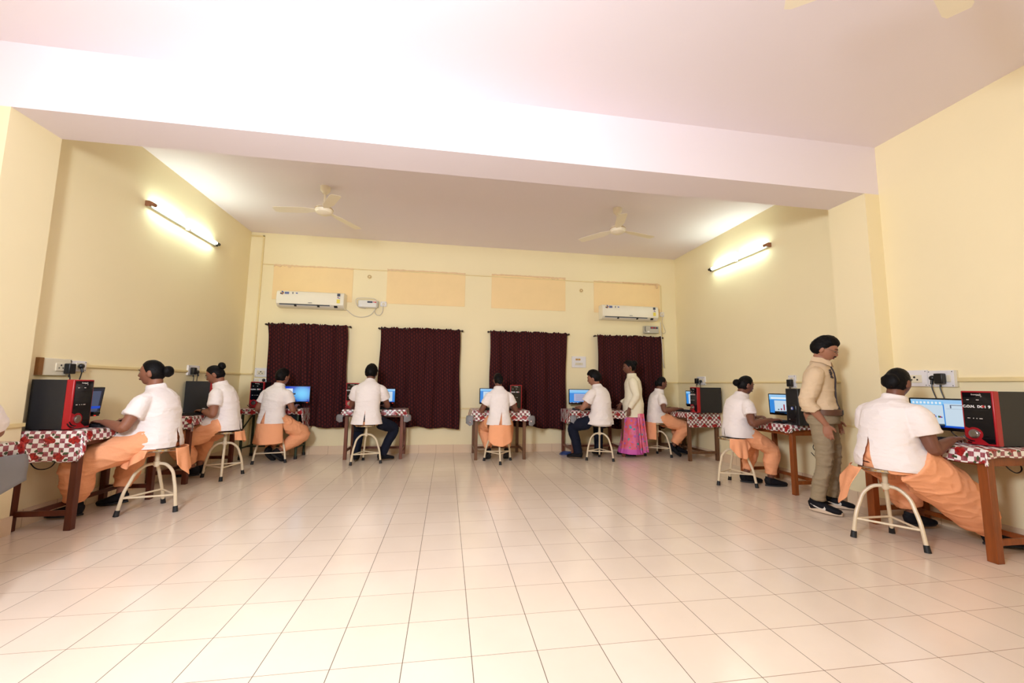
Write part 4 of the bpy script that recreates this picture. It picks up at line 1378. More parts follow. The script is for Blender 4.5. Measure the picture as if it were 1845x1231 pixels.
def smooth_all(o):
    o.data.polygons.foreach_set('use_smooth', [True] * len(o.data.polygons)); return o

def add_hair(f, style, bun=None, net=False):
    Hr, hc = f['Hr'], f['hc']; k = f['hs']
    g = Geo()
    if style == 'bun': P = hair_cap(.0, -.72, .008)
    elif style == 'short': P = hair_cap(.0, -.58, .016, -.02)
    elif style == 'man': P = hair_cap(.06, -.55, .024, .02, .6, .018)
    else: P = hair_cap(.0, -.70, .010, -.06)
    P = P * k
    if style == 'man':
        P = P + (vnoise(HD2 * 7, 3) * .005)[:, None] * HD2 * (HD2[:, 2:3] > .2)
    g.add(P @ Hr.T + hc, HF2)
    h = part('hair', g, M['hair'], f['o'], 80)
    if bun:
        c = hc + Hr @ (A3(*bun[0]) * k)
        V = Geo().ell(c, bun[1], rot=Hr, n=22, k=14)
        q = np.array(V.v); d = q - c
        q = c + d * (1 + .05 * np.sin(30 * d[:, 0:1] / bun[1][0] * .3 + 18 * d[:, 2:3] / bun[1][2] * .3))
        V.v = [tuple(x) for x in q]
        part('hair_bun', V, M['hair'], h, 80)
    return h

def add_face(f, glasses=False, moustache=False):
    Hr, hc, o, k = f['Hr'], f['hc'], f['o'], f['hs']
    T_ = lambda p: hc + Hr @ (A3(*p) * k)
    for s in (-1, 1):
        e = part('eye', Geo().ell(T_((s * .029, .0755, .010)), (.012, .0075, .0058), rot=Hr), M['eyew'], o, 80)
        part('iris', Geo().ell(T_((s * .030, .081, .008)), (.0058, .005, .0058), rot=Hr), M['hair'], e, 80)
        part('eyebrow', Geo().tube([T_((s * .012, .090, .029)), T_((s * .030, .088, .034)), T_((s * .048, .074, .030))], (.003, .004, .002), 8, sub=4), M['hair'], o, 80)
    part('lips', Geo().ell(T_((0, .089, -.047)), (.022, .009, .0045), rot=Hr).ell(T_((0, .088, -.055)), (.018, .009, .005), rot=Hr), M['lip'], o, 80)
    if moustache:
        part('moustache', Geo().tube([T_((-.026, .088, -.040)), T_((-.012, .098, -.034)), T_((0, .100, -.033)), T_((.012, .098, -.034)), T_((.026, .088, -.040))], (.003, .0055, .0045, .0055, .003), 8, sub=4), M['hair'], o, 80)
    if glasses:
        g = Geo()
        for s in (-1, 1):
            P = [T_((s * .032 + .022 * math.cos(a), .098 - .004 * abs(math.cos(a)), .006 + .017 * math.sin(a))) for a in np.linspace(0, 2 * PI, 17)]
            g.tube(P, .0013, 6)
            g.tube([T_((s * .054, .094, .010)), T_((s * .074, .06, .012)), T_((s * .079, -.005, .012)), T_((s * .078, -.022, .0))], .0015, 6)
        g.tube([T_((-.010, .099, .010)), T_((0, .103, .012)), T_((.010, .099, .010))], .0013, 6)
        part('eyeglasses', g, M['lens'], o, 80)

def coat(f, mat='coat', sleeve=.62, hem=None, off=.022, hemr=(.195, .175), hemc=.02, name='coat', lowz=None, wr=.006, sleeve_r=(.070, .076, .072), seed=1, collar=True, loose=1.0, cut=None, lap=0.0):
    """half-sleeved hip-length coat with a back slit"""
    sp, rv, b = f['spine'], f['rv'], f['b']
    g = Geo()
    s0 = np.array((0.02, .12, .22, .32, .45, .6, .72, .80, .87, .92, .955))
    rx = np.interp(s0, f['ss'], f['rx']) + off * np.interp(s0, (0, .25, .8, .9, 1), (1, 1.35 * loose, 1, .6, .3))
    ry = np.interp(s0, f['ss'], f['ry']) + off * np.interp(s0, (0, .25, .8, .9, 1), (1, 1.35 * loose, 1, .6, .3))
    C = [sp(s) for s in s0]; Rv = [rv(s) for s in s0]
    zlow = f['seat'] + .010 if lowz is None else lowz
    lo = A3(0, hemc - .01, zlow - .05); mid = (lo + C[1]) / 2
    C = [lo, lo + (C[1] - lo) * .35] + C[1:]; Rv = [rv(0), rv(0)] + Rv[1:]
    rx = np.concatenate([[hemr[0] * b, hemr[0] * b * .99], rx[1:]]); ry = np.concatenate([[hemr[1] * b, hemr[1] * b * .985], ry[1:]])
    C = np.array(C)
    lp = lap * np.array([1, 1, .95, .8, .5, .2] + [0] * (len(C) - 6))
    P, rr = crv(C, 4, rx); _, lpp = crv(C, 4, lp); _, ryy = crv(C, 4, ry); Rr = crv(np.array(Rv), 4)
    front = lambda i, t: 1 + 1.3 * lpp[i] / ryy[i] * max(0.0, math.sin(t)) ** 1.6
    g.loft(P, rr, ryy, Rr, 60, power=2.25, shape=front)
    for s in (-1, 1):
        Sj, E, W = f['arms'][s]
        d = E - Sj
        if sleeve <= 1:
            Q = [Sj - rv(.85) * s * .06 * b, Sj + d * .10, Sj + d * .35, Sj + d * sleeve]
            g.tube(Q, np.array((sleeve_r[0] * .85, sleeve_r[0], sleeve_r[1], sleeve_r[2])) * (1 + .35 * (f['bt'] - 1)), 18, sub=5)
        else:
            Q = [Sj - rv(.85) * s * .06 * b, Sj + d * .12, Sj + d * .5, E, E + (W - E) * .4, E + (W - E) * (sleeve - 1)]
            g.tube(Q, np.array((sleeve_r[0] * .8, sleeve_r[0], sleeve_r[1], sleeve_r[2], sleeve_r[2] * .92, sleeve_r[2] * .80)), 18, sub=5)
    if collar:
        a, c = sp(.93), f['N'] + (f['hc'] - f['N']) * .10 + f['Hr'] @ A3(0, -.008, .0)
        g.loft([a, (a + c) / 2, c], (.092, .082, .073), (.084, .080, .075), rv(1), 26)
    me = remesh(g, .0075, 3, folds(wr, 6, 6, 13, seed))
    bm = bmesh.new(); bm.from_mesh(me)
    bmesh.ops.bisect_plane(bm, geom=bm.verts[:] + bm.edges[:] + bm.faces[:], plane_co=(0, 0, zlow), plane_no=(0, 0, 1), clear_inner=True)
    bm.to_mesh(me); bm.free()
    if cut: slit_cut(me, *cut)
    o = link(name, me, M[mat], f['o'], 0)
    return smooth_all(o)

def trousers(f, mat='navy', rad=((.092, .090, .075, .066, .060), (.092, .090, .075, .066, .060)), wr=.004, name='trousers', seat_r=(.165, .15, .10), end=.06, seed=5, sag=0.0, pel=True, sx=8, sz=12, extra=None):
    g = Geo(); b = f['b']
    if pel: g.ell(f['H'] + A3(0, 0, .01), (seat_r[0] * b, seat_r[1] * b, seat_r[2]), n=26, k=16)
    for i, s in enumerate((-1, 1)):
        Hj, K, A_ = f['legs'][s]
        d = nrm(A_ - K)
        sg = A3(0, 0, -sag)
        Q = [Hj - A3(s * .01, .02, 0), Hj + (K - Hj) * .5 + sg * .6, K + sg, K + (A_ - K) * .5 + sg * .6, A_ - d * end]
        P, rr = crv(Q, 6, np.array(rad[i]) * (1 + .6 * (b - 1)))
        g.loft(P, rr, rr, A3(1, .02, .01), 22)
    if extra: extra(g)
    me = seatclamp(remesh(g, .0085, 4, folds(wr, sx, sx, sz, seed)), f['so'], f['seat'])
    return smooth_all(link(name, me, M[mat], f['o'], 0))

def tunic_under(f, zb=.0, k=1.0, mat='kameez', lap=0.0):
    """the orange tunic between coat and trousers, only its hip part shows"""
    g = Geo(); b = f['b']; z = f['seat']
    q = lap * .6
    g.loft([(0, .005 + q, z - .004 + zb), (0, -.005 + q * .9, z + .10), tuple(f['spine'](.3) + A3(0, q * .3, 0)), tuple(f['spine'](.45))], np.array((.184, .182, .155, .14)) * b * k, np.array((.166 + q, .162 + q * .9, .125 + q * .3, .11)) * b * k, (1, 0, 0), 40, power=2.25)
    me = seatclamp(remesh(g, .0085, 2), f['so'], f['seat'], .006)
    return smooth_all(link('tunic', me, M[mat], f['o'], 0))

def tail(f, a0, a1, ztop, zb, r0=.185, r1=.20, name='tunic_tail', wav=.012, nwav=3.0, yshift=0.0, mat='kameez', seed=0):
    """hanging tunic panel as an arc round the stool seat (angles in degrees, -90 = behind)"""
    n, m = 40, 22
    V = []
    for j in range(m + 1):
        v = j / m
        for i in range(n + 1):
            u = i / n; a = R(a0 + (a1 - a0) * u)
            zbot = np.interp(u, np.linspace(0, 1, len(zb)), zb)
            r = (r0 + (r1 - r0) * v) * f['b'] + wav * math.sin(nwav * 2 * PI * u + seed) * v
            V.append((f['so'][0] + r * math.cos(a), f['so'][1] + r * .95 * math.sin(a) - .01 + yshift * v, ztop + (zbot - ztop) * v))
    F = [(j * (n + 1) + i, j * (n + 1) + i + 1, (j + 1) * (n + 1) + i + 1, (j + 1) * (n + 1) + i) for j in range(m) for i in range(n)]
    o = part(name, Geo().add(V, F), M[mat], f['o'], 80, fix=False)
    s = o.modifiers.new('thick', 'SOLIDIFY'); s.thickness = .005
    return o

# ------------------------------------------------------------------ the work places
table('dark red wooden table beside the pillar to the left', -3.44, -2.985, 1.01, 1.93, M['w_dark'], '+x', wall_inset=.025)
tablecloth('rose print cloth on the table beside the pillar', -3.43, -2.975, 1.00, 1.94, {'-x': .02, '+x': .085, '-y': .235, '+y': .12}, ear=.35, seed=1)
table('dark red wooden table in the far corner to the left, under the spectacled woman', -3.44, -3.02, 2.48, 3.52, M['w_dark'], '+x')
tablecloth('rose print cloth on the table under the spectacled woman', -3.43, -3.01, 2.47, 3.53, {'-x': .02, '+x': .10, '-y': .15, '+y': .1}, ear=.45, fold=[(-3.0, 2.46, -.7, .7, .7, -.7, .05, .09)], seed=2)
table('green-legged metal table under the bright blue desktop screen', -3.20, -2.36, 3.98, 4.40, M['greenm'], '-y', kind='metal')
tablecloth('rose print cloth hanging long at one side of the green-legged table', -3.24, -2.32, 3.96, 4.40, {'-x': .06, '+x': .33, '-y': .085, '+y': .01}, ear=.1, seed=3, flare=.15)
table('reddish wooden table in front of the man with mask loops', -1.675, -.79, 3.86, 4.39, M['w_mid'], '-y')
tablecloth('rose print cloth on the table of the man with mask loops', -1.70, -.765, 3.84, 4.39, {'-x': .12, '+x': .11, '-y': .09, '+y': .01}, ear=.25, fold=[(-1.70, 3.83, -.8, .6, -.6, -.8, .14, .12), (-.765, 3.83, .8, .6, .6, -.8, .13, .12)], seed=4)
table('tan wooden table with crooked legs between the two middle curtains', .305, 1.13, 3.66, 4.38, M['w_tan'], '-y')
tablecloth('rose print cloth with two grey corners between the middle curtains', .27, 1.165, 3.64, 4.38, {'-x': .16, '+x': .16, '-y': .16, '+y': .01}, ear=.25, fold=[(.26, 3.63, -.8, .6, -.6, -.8, .13, .16), (1.175, 3.63, .8, .6, .6, -.8, .15, .17)], seed=5)
table('brown wooden table beside the blue cable coil', 1.90, 2.84, 3.74, 4.38, M['w_mid'], '-y')
tablecloth('rose print cloth on the table beside the blue cable coil', 1.875, 2.87, 3.72, 4.38, {'-x': .22, '+x': .12, '-y': .13, '+y': .01}, ear=.15, fold=[(1.93, 3.695, -1, .0, 0, -1, .10, .14)], seed=6)
table('worn brown wooden table in the far corner to the right', 3.675, 4.215, 3.26, 4.25, M['w_old'], '-x')
tablecloth('rose print cloth hanging deep over the far corner table', 3.66, 4.215, 3.245, 4.26, {'-x': .085, '+x': .01, '-y': .23, '+y': .1}, ear=.12, seed=7, flare=.15)
table('orange-brown wooden table behind the standing man', 3.66, 4.20, 1.27, 2.12, M['w_orange'], '-x')
tablecloth('rose print cloth on the table behind the standing man', 3.645, 4.20, 1.255, 2.13, {'-x': .085, '+x': .01, '-y': .055, '+y': .1}, ear=.3, seed=8)
table('orange-brown wooden table nearest the camera, to the right', 3.575, 4.16, -.435, .42, M['w_orange'], '-x', lw=.06)
tablecloth('short rose print cloth on the near table to the right', 3.555, 4.165, -.445, .41, {'-x': .10, '+x': .01, '-y': .055, '+y': .03}, ear=.5, seed=9)
table('wooden table cut off by the edge of the photo, in front of the pillar', -4.10, -2.90, .0, .42, M['w_dark'], '-y', inset=.2)
tablecloth('rose print cloth with grey backing cut off by the photo edge', -4.11, -2.885, -.01, .43, {'-x': .05, '+x': .13, '-y': .12, '+y': .10}, ear=.3, fold=[(-2.865, .22, 0, 1, 1, 0, .32, .24)], seed=10)

ZK = ZT + .0045
tower('black and red computer tower beside the pillar', (-3.115, 1.15, ZK), R(90), depth=.30, lettering='')
tower('black and red computer tower behind the hands of the spectacled woman', (-3.075, 3.09, ZK), R(90), depth=.34, lettering='')
tower('black and red computer tower on the green-legged table', (-3.012, 4.03, ZK), R(4), depth=.33)
tower('black and red computer tower hidden by the man with mask loops', (-1.605, 3.97, ZK), R(-3), depth=.36)
tower('black and red computer tower at the elbow of the woman between the middle curtains', (.990, 3.86, ZK), R(-4), depth=.40)
tower('black and red computer tower on the far corner table', (3.745, 3.20, ZK), R(-90), depth=.42)
tower('all-black computer tower beside the standing man', (3.68, 1.265, ZK), R(-97), depth=.40, kind='black', group='')
tower('black and red computer tower nearest the camera, marked with a red cross', (3.79, -.28, ZK), R(-90), depth=.36, num='9')

monitor('monitor half hidden behind the tower beside the pillar', (-3.31, 1.36, ZK), R(84), scr_night, R(6))
monitor('monitor hidden behind the tower of the spectacled woman', (-3.33, 3.34, ZK), R(90), scr_night)
monitor('monitor with a bright blue desktop on the green-legged table', (-2.52, 4.20, ZK), R(10), scr_desktop, 0, .45, .275)
monitor('monitor on the table of the man with mask loops', (-1.17, 4.20, ZK), R(6), scr_doc(), 0, .40, .25)
monitor('monitor with a page on screen, between the middle curtains', (.615, 4.20, ZK), R(-4), scr_doc(), 0, .40, .27)
monitor('monitor with grey text page beside the blue cable coil', (2.215, 4.20, ZK), R(-12), scr_lav, 0, .43, .27)
monitor('monitor half hidden behind the tower on the far corner table', (4.02, 3.58, ZK), R(-80), scr_doc(), R(3), .40, .27)
monitor('monitor with dark red bar chart beside the all-black tower', (3.98, 1.67, ZK), R(-76), scr_chart, R(3), .42, .265)
monitor('monitor with a colour bar chart nearest the camera', (3.97, .07, ZK), R(-84), scr_office, R(2), .43, .265)

keyboard('black keyboard beside the pillar tower', (-3.13, 1.50, ZK), R(90))
keyboard('black keyboard under the hands of the spectacled woman', (-3.14, 2.78, ZK), R(90))
keyboard('black keyboard on the green-legged table', (-2.62, 4.05, ZK), R(0))
keyboard('black keyboard on the table of the man with mask loops', (-1.20, 3.97, ZK), R(0))
keyboard('black keyboard between the middle curtains', (.66, 3.78, ZK), R(0))
keyboard('black keyboard beside the blue cable coil', (2.20, 3.92, ZK), R(-15))
keyboard('black keyboard on the far corner table', (3.80, 3.60, ZK), R(-90))
keyboard('black keyboard beside the all-black tower', (3.78, 1.65, ZK), R(-90))
keyboard('black keyboard nearest the camera', (3.77, .12, ZK), R(-90))

STOOLS = [
    ('cream tripod stool under the woman beside the pillar', -2.736, 1.507, 13),
    ('cream tripod stool under the spectacled woman', -2.816, 2.825, -157),
    ('cream tripod stool at the green-legged table', -2.66, 3.79, 15),
    ('cream tripod stool under the man with mask loops', -1.295, 3.60, 17),
    ('cream tripod stool under the woman between the middle curtains', .666, 3.50, 180),
    ('cream tripod stool under the man by the blue cable coil', 2.30, 3.54, -20),
    ('cream tripod stool under the woman at the far corner table', 3.44, 3.80, -26),
    ('cream tripod stool with steel seat showing, by the bar chart screen', 3.354, 1.824, -24),
    ('cream tripod stool nearest the camera, under the heavy woman', 3.30, .03, -55)]
st0 = make_stool(STOOLS[0][0], STOOLS[0][1:3], R(STOOLS[0][3]))
for lb, x, y, a in STOOLS[1:]:
    dup(st0, (x, y, 0), R(a), lb)
coil = Geo()
for k in range(4):
    coil.tube([(.10 * (1 - .05 * k) * math.cos(t) + .008 * k, .075 * (1 - .04 * k) * math.sin(t) , .008 + .011 * k + .003 * math.sin(3 * t + k)) for t in np.linspace(0, 2 * PI, 25)], .0055, 6)
coil.tube([(.1, 0, .008), (.17, .05, .007), (.25, .03, .007), (.33, .09, .007)], .0055, 6, sub=5)
c_ = part('cable_coil', coil, M['bluec']); c_.location = (1.885, 4.06, 0)
tag(c_, 'coil of blue network cable on the floor by a table leg', 'cable')
def leads(label, P, mat='black', r=.0042): cable('dangling_lead', label, P, r, M[mat])
leads('black lead looping under the table beside the pillar', [(-3.40, 1.06, .70), (-3.37, 1.06, .56), (-3.31, 1.06, .47), (-3.22, 1.06, .47), (-3.17, 1.06, .54), (-3.12, 1.06, .70)])
leads('black lead dangling under the table of the man with mask loops', [(-1.16, 4.33, .72), (-1.15, 4.32, .55), (-1.08, 4.33, .40), (-1.0, 4.34, .45), (-.88, 4.34, .62), (-.82, 4.34, .72)])
leads('tangled grey leads under the table by the blue cable coil', [(2.14, 4.30, .72), (2.10, 4.28, .5), (2.16, 4.26, .30), (2.08, 4.24, .15), (2.15, 4.25, .05), (2.3, 4.28, .01)], 'cablew')
leads('black lead under the table by the blue cable coil', [(2.20, 4.30, .72), (2.24, 4.28, .58), (2.34, 4.30, .50), (2.44, 4.30, .58), (2.48, 4.30, .70)])
leads('black lead looping under the table behind the standing man', [(4.02, 1.40, .72), (4.05, 1.36, .60), (4.00, 1.35, .50), (4.06, 1.34, .43), (4.0, 1.32, .40), (3.95, 1.33, .45)])
leads('black lead looping under the near table to the right', [(4.05, -.30, .70), (4.07, -.32, .60), (3.98, -.34, .575), (3.90, -.34, .62), (3.88, -.32, .70)])

# ------------------------------------------------------------------ the people
SHO = (M['shoe'], M['rubber'])
SAL = ((.128, .125, .118, .100, .062), (.128, .125, .118, .100, .062))
def shoes(f, degs, pitch=(0, 0), mats=SHO, sc=1.0, **k):
    for i, s in enumerate((-1, 1)):
        shoe(f['o'], f['legs'][s][2], degs[i] - f['face'] + 90, pitch[i], mats, sc, **k)

# woman beside the pillar
f = figure('woman in white coat and orange trousers seated beside the pillar', (-2.775, 1.505), 180, 'skin_c', .558, (0, .05, .54), (0, -.06, .27), 1.12, .160, bt=1.06, stool=(-2.736, 1.507),
           head=(8, 4), wrists=[(-3.06, 1.31, .805), (-3.05, 1.66, .805)], elbow=((-.7, -.3, -1), (.6, -.3, -1)),
           legs=[((-3.24, 1.36, .10), (-.3, -.7, 1)), ((-3.15, 1.72, .10), (-.3, .5, 1))], hscale=.95, voxel=.0055)
coat(f, hemr=(.192, .185), hemc=.015, lap=.11, seed=11, wr=.007, cut=((0, .74), -.03, .03, .56))
tunic_under(f, k=.95)
trousers(f, 'kameez', ((.12, .12, .112, .10, .065), (.12, .115, .105, .09, .06)), wr=.012, sag=.01, seed=3, sx=5, sz=9)
tail(f, -115, -10, .56, (.42, .30, .36, .42), .19, .215, seed=2)
tail(f, -250, -170, .56, (.47, .40, .50), .19, .22, seed=1)
shoes(f, (188, 180), (0, 6))
add_hair(f, 'bun', ((0, -.122, .010), (.052, .043, .052))); add_face(f)

# spectacled woman
f = figure('woman in glasses with wristwatch, white coat and hair bun', (-2.85, 2.83), 182, 'skin_c', .565, (0, .10, .555), (0, -.05, .30), .98, .158, stool=(-2.816, 2.825),
           head=(6, 26), wrists=[(-3.05, 2.72, .81), (-3.07, 2.95, .81)], elbow=((-.6, -.4, -1), (.6, -.4, -1)),
           legs=[((-3.12, 2.78, .12), (-.3, -.3, 1)), ((-3.18, 3.02, .10), (-.3, .4, 1))], hscale=.92)
coat(f, hemr=(.190, .185), hemc=.0, lap=.10, seed=21, cut=((0, .72), -.012, .012, .56))
tunic_under(f, k=.95)
trousers(f, 'kameez', ((.13, .135, .13, .11, .065), (.13, .13, .12, .10, .06)), wr=.012, sag=.03, seed=4, sx=5, sz=9)
tail(f, -130, -40, .56, (.46, .44, .40), .19, .21, seed=3)
shoes(f, (178, 182), (4, 0))
add_hair(f, 'bun', ((0, -.105, .075), (.046, .040, .046))); add_face(f, glasses=True)
Wl = f['arms'][-1][2]; Ee = f['arms'][-1][1]; dd = nrm(Wl - Ee)
wt = part('watch_strap', Geo().loft([Wl - dd * .045, Wl - dd * .025], .034, .031, (1, 0, 0), 18), M['black'], f['o'])
part('watch_dial', Geo().ell(Wl - dd * .035 + A3(0, 0, .032), (.017, .017, .006)), M['st_white'], wt)

# woman at the green-legged table
f = figure('woman with short tied hair before the bright blue desktop', (-2.66, 3.79), 72, 'skin_c', .558, (.02, .08, .55), (0, -.05, .28), 1.0, .160,
           head=(-8, 8), headsc=1.06, wrists=[(-2.80, 4.06, .805), (-2.42, 4.0, .81)], elbow=((-.4, -.5, -1), (.6, -.5, -1)),
           legs=[((-2.70, 3.86, .17), (-.2, 1, .3)), ((-2.56, 3.80, .15), (.9, .8, .3))], hscale=.9)
coat(f, hemr=(.205, .185), hemc=.0, seed=31, cut=((0, .75), -.055, .02, .55))
tunic_under(f)
trousers(f, 'kameez', ((.115, .12, .115, .10, .06), (.115, .115, .11, .095, .062)), wr=.010, sag=.02, seed=6)
tail(f, -175, -8, .57, (.30, .285, .275, .28, .29), .192, .225, seed=4, wav=.006)
shoes(f, (70, 50), (42, 38))
add_hair(f, 'short'); add_face(f)

# man with mask loops
f = figure('man in white coat and navy trousers with white mask ear loops', (-1.295, 3.60), 90, 'skin_b', .56, (0, .13, .625), (0, -.05, .36), 1.06, .160,
           head=(-4, 16), headsc=1.12, neck=.085, wrists=[(-1.46, 4.0, .81), (-1.12, 4.0, .81)], elbow=((-.75, -.5, -1), (.75, -.5, -1)),
           legs=[((-1.46, 3.78, .095), (-.15, 1, .6)), ((-1.08, 3.76, .095), (.9, .9, .6))], hscale=1.0, uarm=.295, farm=.255)
coat(f, hemr=(.215, .18), hemc=.0, seed=41, cut=((0, .78), -.02, .012, .55), wr=.005, sleeve_r=(.074, .082, .078))
tunic_under(f, k=.9)
trousers(f, 'navy', ((.095, .092, .078, .066, .060),) * 2, seed=7, end=-.02)
shoes(f, (95, 25), (0, 0), (M['shoe'], M['sole']))
add_hair(f, 'man'); add_face(f)
for s in (-1, 1):
    P = [f['hc'] + f['Hr'] @ A3(s * x, y, z) for x, y, z in ((.066, .04, -.02), (.078, .0, .018), (.082, -.024, .012), (.078, -.026, -.02), (.070, .0, -.045), (.062, .04, -.06))]
    part('mask_loop', Geo().tube(P, .0032, 7, sub=4), M['st_white'], f['o'])

# woman between the middle curtains
f = figure('woman in white coat seated between the two middle curtains', (.666, 3.50), 92, 'skin_b', .555, (0, .09, .545), (0, -.04, .29), .90, .150,
           head=(10, 8), wrists=[(.47, 3.80, .805), (.88, 3.80, .805)], elbow=((-.7, -.5, -1), (.7, -.5, -1)),
           legs=[((.54, 3.72, .13), (-.3, 1, .3)), ((.82, 3.72, .13), (.3, 1, .3))], hscale=.88, headsc=.95)
coat(f, hemr=(.215, .19), hemc=.0, seed=51, cut=((.02, .77), -.03, .02, .55), wr=.005)
tunic_under(f)
trousers(f, 'kameez', ((.115, .115, .105, .09, .06),) * 2, wr=.010, sag=.02, seed=8)
tail(f, -150, -20, .57, (.36, .27, .255, .29, .36), .20, .235, seed=5, wav=.008)
shoes(f, (96, 86), (30, 30))
add_hair(f, 'tied', ((0, -.098, -.030), (.042, .030, .045))); add_face(f)

# man by the blue cable coil
f = figure('man in white coat and navy trousers beside the blue cable coil', (2.30, 3.54), 128, 'skin_a', .555, (0, .06, .60), (0, -.07, .34), 1.12, .158,
           head=(14, 14), headsc=1.08, neck=.085, wrists=[(2.02, 3.74, .815), (2.16, 3.93, .815)], elbow=((-1.1, -.3, -1), (.6, -.4, -1)),
           legs=[((1.985, 3.66, .095), (-.6, .7, .8)), ((2.42, 3.90, .095), (.2, .8, .8))], uarm=.29, farm=.25)
coat(f, hemr=(.205, .19), hemc=.0, seed=61, cut=((.0, .74), -.006, .006, .55), sleeve_r=(.076, .084, .080))
tunic_under(f, mat='coat')
trousers(f, 'navy', ((.10, .098, .084, .072, .066),) * 2, seed=9, end=-.02)
shoes(f, (150, 100), (0, 0), (M['shoe'], M['sole']))
add_hair(f, 'man'); add_face(f)

# woman at the far corner table
f = figure('slim woman in white coat at the far corner table', (3.44, 3.80), -4, 'skin_b', .555, (0, .07, .535), (0, -.05, .28), .90, .150,
           head=(4, 6), wrists=[(3.70, 3.80, .805), (3.66, 3.52, .81)], elbow=((-.6, -.3, -1), (.7, -.3, -1)),
           legs=[((3.86, 3.84, .13), (.2, .3, 1)), ((3.66, 3.70, .17), (.6, -.2, 1))], hscale=.88, headsc=.95)
coat(f, hemr=(.205, .195), hemc=.01, lap=.035, seed=71)
tunic_under(f, k=.95)
trousers(f, 'kameez', ((.11, .11, .10, .085, .06), (.115, .115, .105, .09, .062)), wr=.009, sag=.015, seed=10)
tail(f, -215, -28, .57, (.30, .29, .285, .285, .29), .20, .215, seed=6, wav=.004)
shoes(f, (-8, -20), (12, 32))
add_hair(f, 'bun', ((0, -.095, -.012), (.040, .036, .050))); add_face(f)

# woman at the dark red chart
f = figure('woman in white coat facing the dark red bar chart', (3.43, 1.815), -2, 'skin_b', .562, (0, .085, .505), (0, -.07, .27), .93, .155, stool=(3.354, 1.824), tl=.39, sl=.35,
           head=(-4, 14), wrists=[(3.66, 1.80, .81), (3.63, 1.50, .80)], elbow=((-.6, -.3, -1), (.6, -.3, -1)),
           legs=[((3.57, 1.90, .09), (.4, .2, 1)), ((3.74, 1.70, .085), (.6, -.1, 1))], hscale=.9)
coat(f, hemr=(.195, .19), hemc=.02, lap=.025, seed=81, cut=((-.02, .70), -.03, -.012, .55))
tunic_under(f, k=.95)
trousers(f, 'kameez', ((.100, .096, .086, .076, .054), (.105, .100, .090, .080, .056)), wr=.010, sag=.01, seed=11)
tail(f, -45, 35, .56, (.46, .35, .33, .47), .185, .215, seed=7)
shoes(f, (-18, -12), (0, 0))
add_hair(f, 'bun', ((0, -.118, .004), (.044, .042, .044))); add_face(f)

# heavy woman nearest the camera
f = figure('heavy woman in white coat seated nearest the camera', (3.37, .0), -6, 'skin_b', .552, (0, .06, .535), (0, -.07, .28), 1.30, .165, stool=(3.30, .03), bt=1.14,
           head=(14, 10), head_roll=0, wrists=[(3.66, .14, .80), (3.63, -.215, .802)], elbow=((-.6, -.3, -1), (.45, -.9, -1)),
           legs=[((3.78, .22, .12), (.4, .5, 1)), ((4.0, -.16, .09), (.6, -.25, 1))], hscale=.98, voxel=.0055, armr=1.06)
coat(f, hemr=(.190, .180), hemc=.03, lap=.045, seed=91, wr=.006, sleeve_r=(.080, .086, .084), cut=((-.01, .80), -.055, .045, .555))
tunic_under(f, k=.95)
trousers(f, 'kameez', ((.14, .14, .13, .11, .07), (.145, .145, .14, .12, .072)), wr=.013, sag=.02, seed=12, sx=5, sz=9)
tail(f, -158, -84, .556, (.44, .30, .24, .31, .46), .158, .225, seed=8, wav=.010, nwav=2)
shoes(f, (-10, -36), (0, -4))
add_hair(f, 'tied', ((0, -.098, .0), (.062, .030, .060))); add_face(f)

# person cut off by the photo edge
f = figure('person in white coat cut off by the edge of the photo', (-2.60, -.32), 158, 'skin_c', .558, (.0, .17, .52), (.0, -.06, .28), 1.05, .165,
           head=(0, 6), wrists=[(-3.02, -.05, .82), (-2.96, .12, .81)], elbow=((-.6, -.4, -1), (1.5, -.3, -.7)), legs=[((-3.05, -.32, .10), (-1, -.3, .6)), ((-2.98, -.05, .10), (-1, .3, .6))])
coat(f, hemr=(.195, .185), hemc=.015, seed=101, wr=.008)
tunic_under(f)
trousers(f, 'kameez', SAL, wr=.012, sag=.03, seed=13)
shoes(f, (170, 150))
add_hair(f, 'bun', ((0, -.135, .012), (.052, .043, .052))); add_face(f)
dup(st0, (-2.60, -.32, 0), R(20), 'cream tripod stool under the person cut off by the photo edge')

# standing woman in the saree
f = figure('woman standing in cream jacket and pink floral saree', (2.99, 3.80), 156, 'skin_b', .80, (0, .015, .575), (0, -.03, .30), 1.04, .152,
           head=(4, 12), standing=True, neck=.085, wrists=[(2.83, 3.585, .795), (2.86, 3.98, .86)], elbow=((-.3, -1, 0), (.3, -1, 0)),
           hands=[((-.12, -.02, -1), (-1, .2, 0)), ((-.4, .2, -1), (-1, .2, 0))],
           legs=[((2.95, 3.75, .09), (-.2, .1, 0)), ((2.93, 3.89, .09), (-.2, .1, 0))], tl=.40, sl=.39, hscale=.9, headsc=1.06, curl=(10, 18, 20))
g = Geo()
zz = (.060, .11, .25, .45, .65, .80, .95)
def pleat(i, t):
    k = 1 - i / 24.0
    a = (math.degrees(t) + 180) % 360 - 180
    fr = math.exp(-((a - 80) / 60) ** 2) + .55 * math.exp(-((a + 120) / 35) ** 2)
    return 1 + k * (.05 * math.sin(t * 20) * fr + .02 * math.sin(t * 9 + 1))
P, rr = crv(np.array([(0, .035 * (1 - z), z) for z in zz]), 4, np.array((.245, .235, .205, .190, .182, .168, .150)))
_, r2 = crv(np.array([(0, .035 * (1 - z), z) for z in zz]), 4, np.array((.215, .205, .175, .160, .155, .142, .125)))
g.loft(P, rr, r2, (1, 0, 0), 96, shape=pleat)
skirt = smooth_all(link('saree', remesh(g, .0075, 1, folds(.004, 5, 5, 3, 4)), M['saree'], f['o'], 0))
g = Geo()
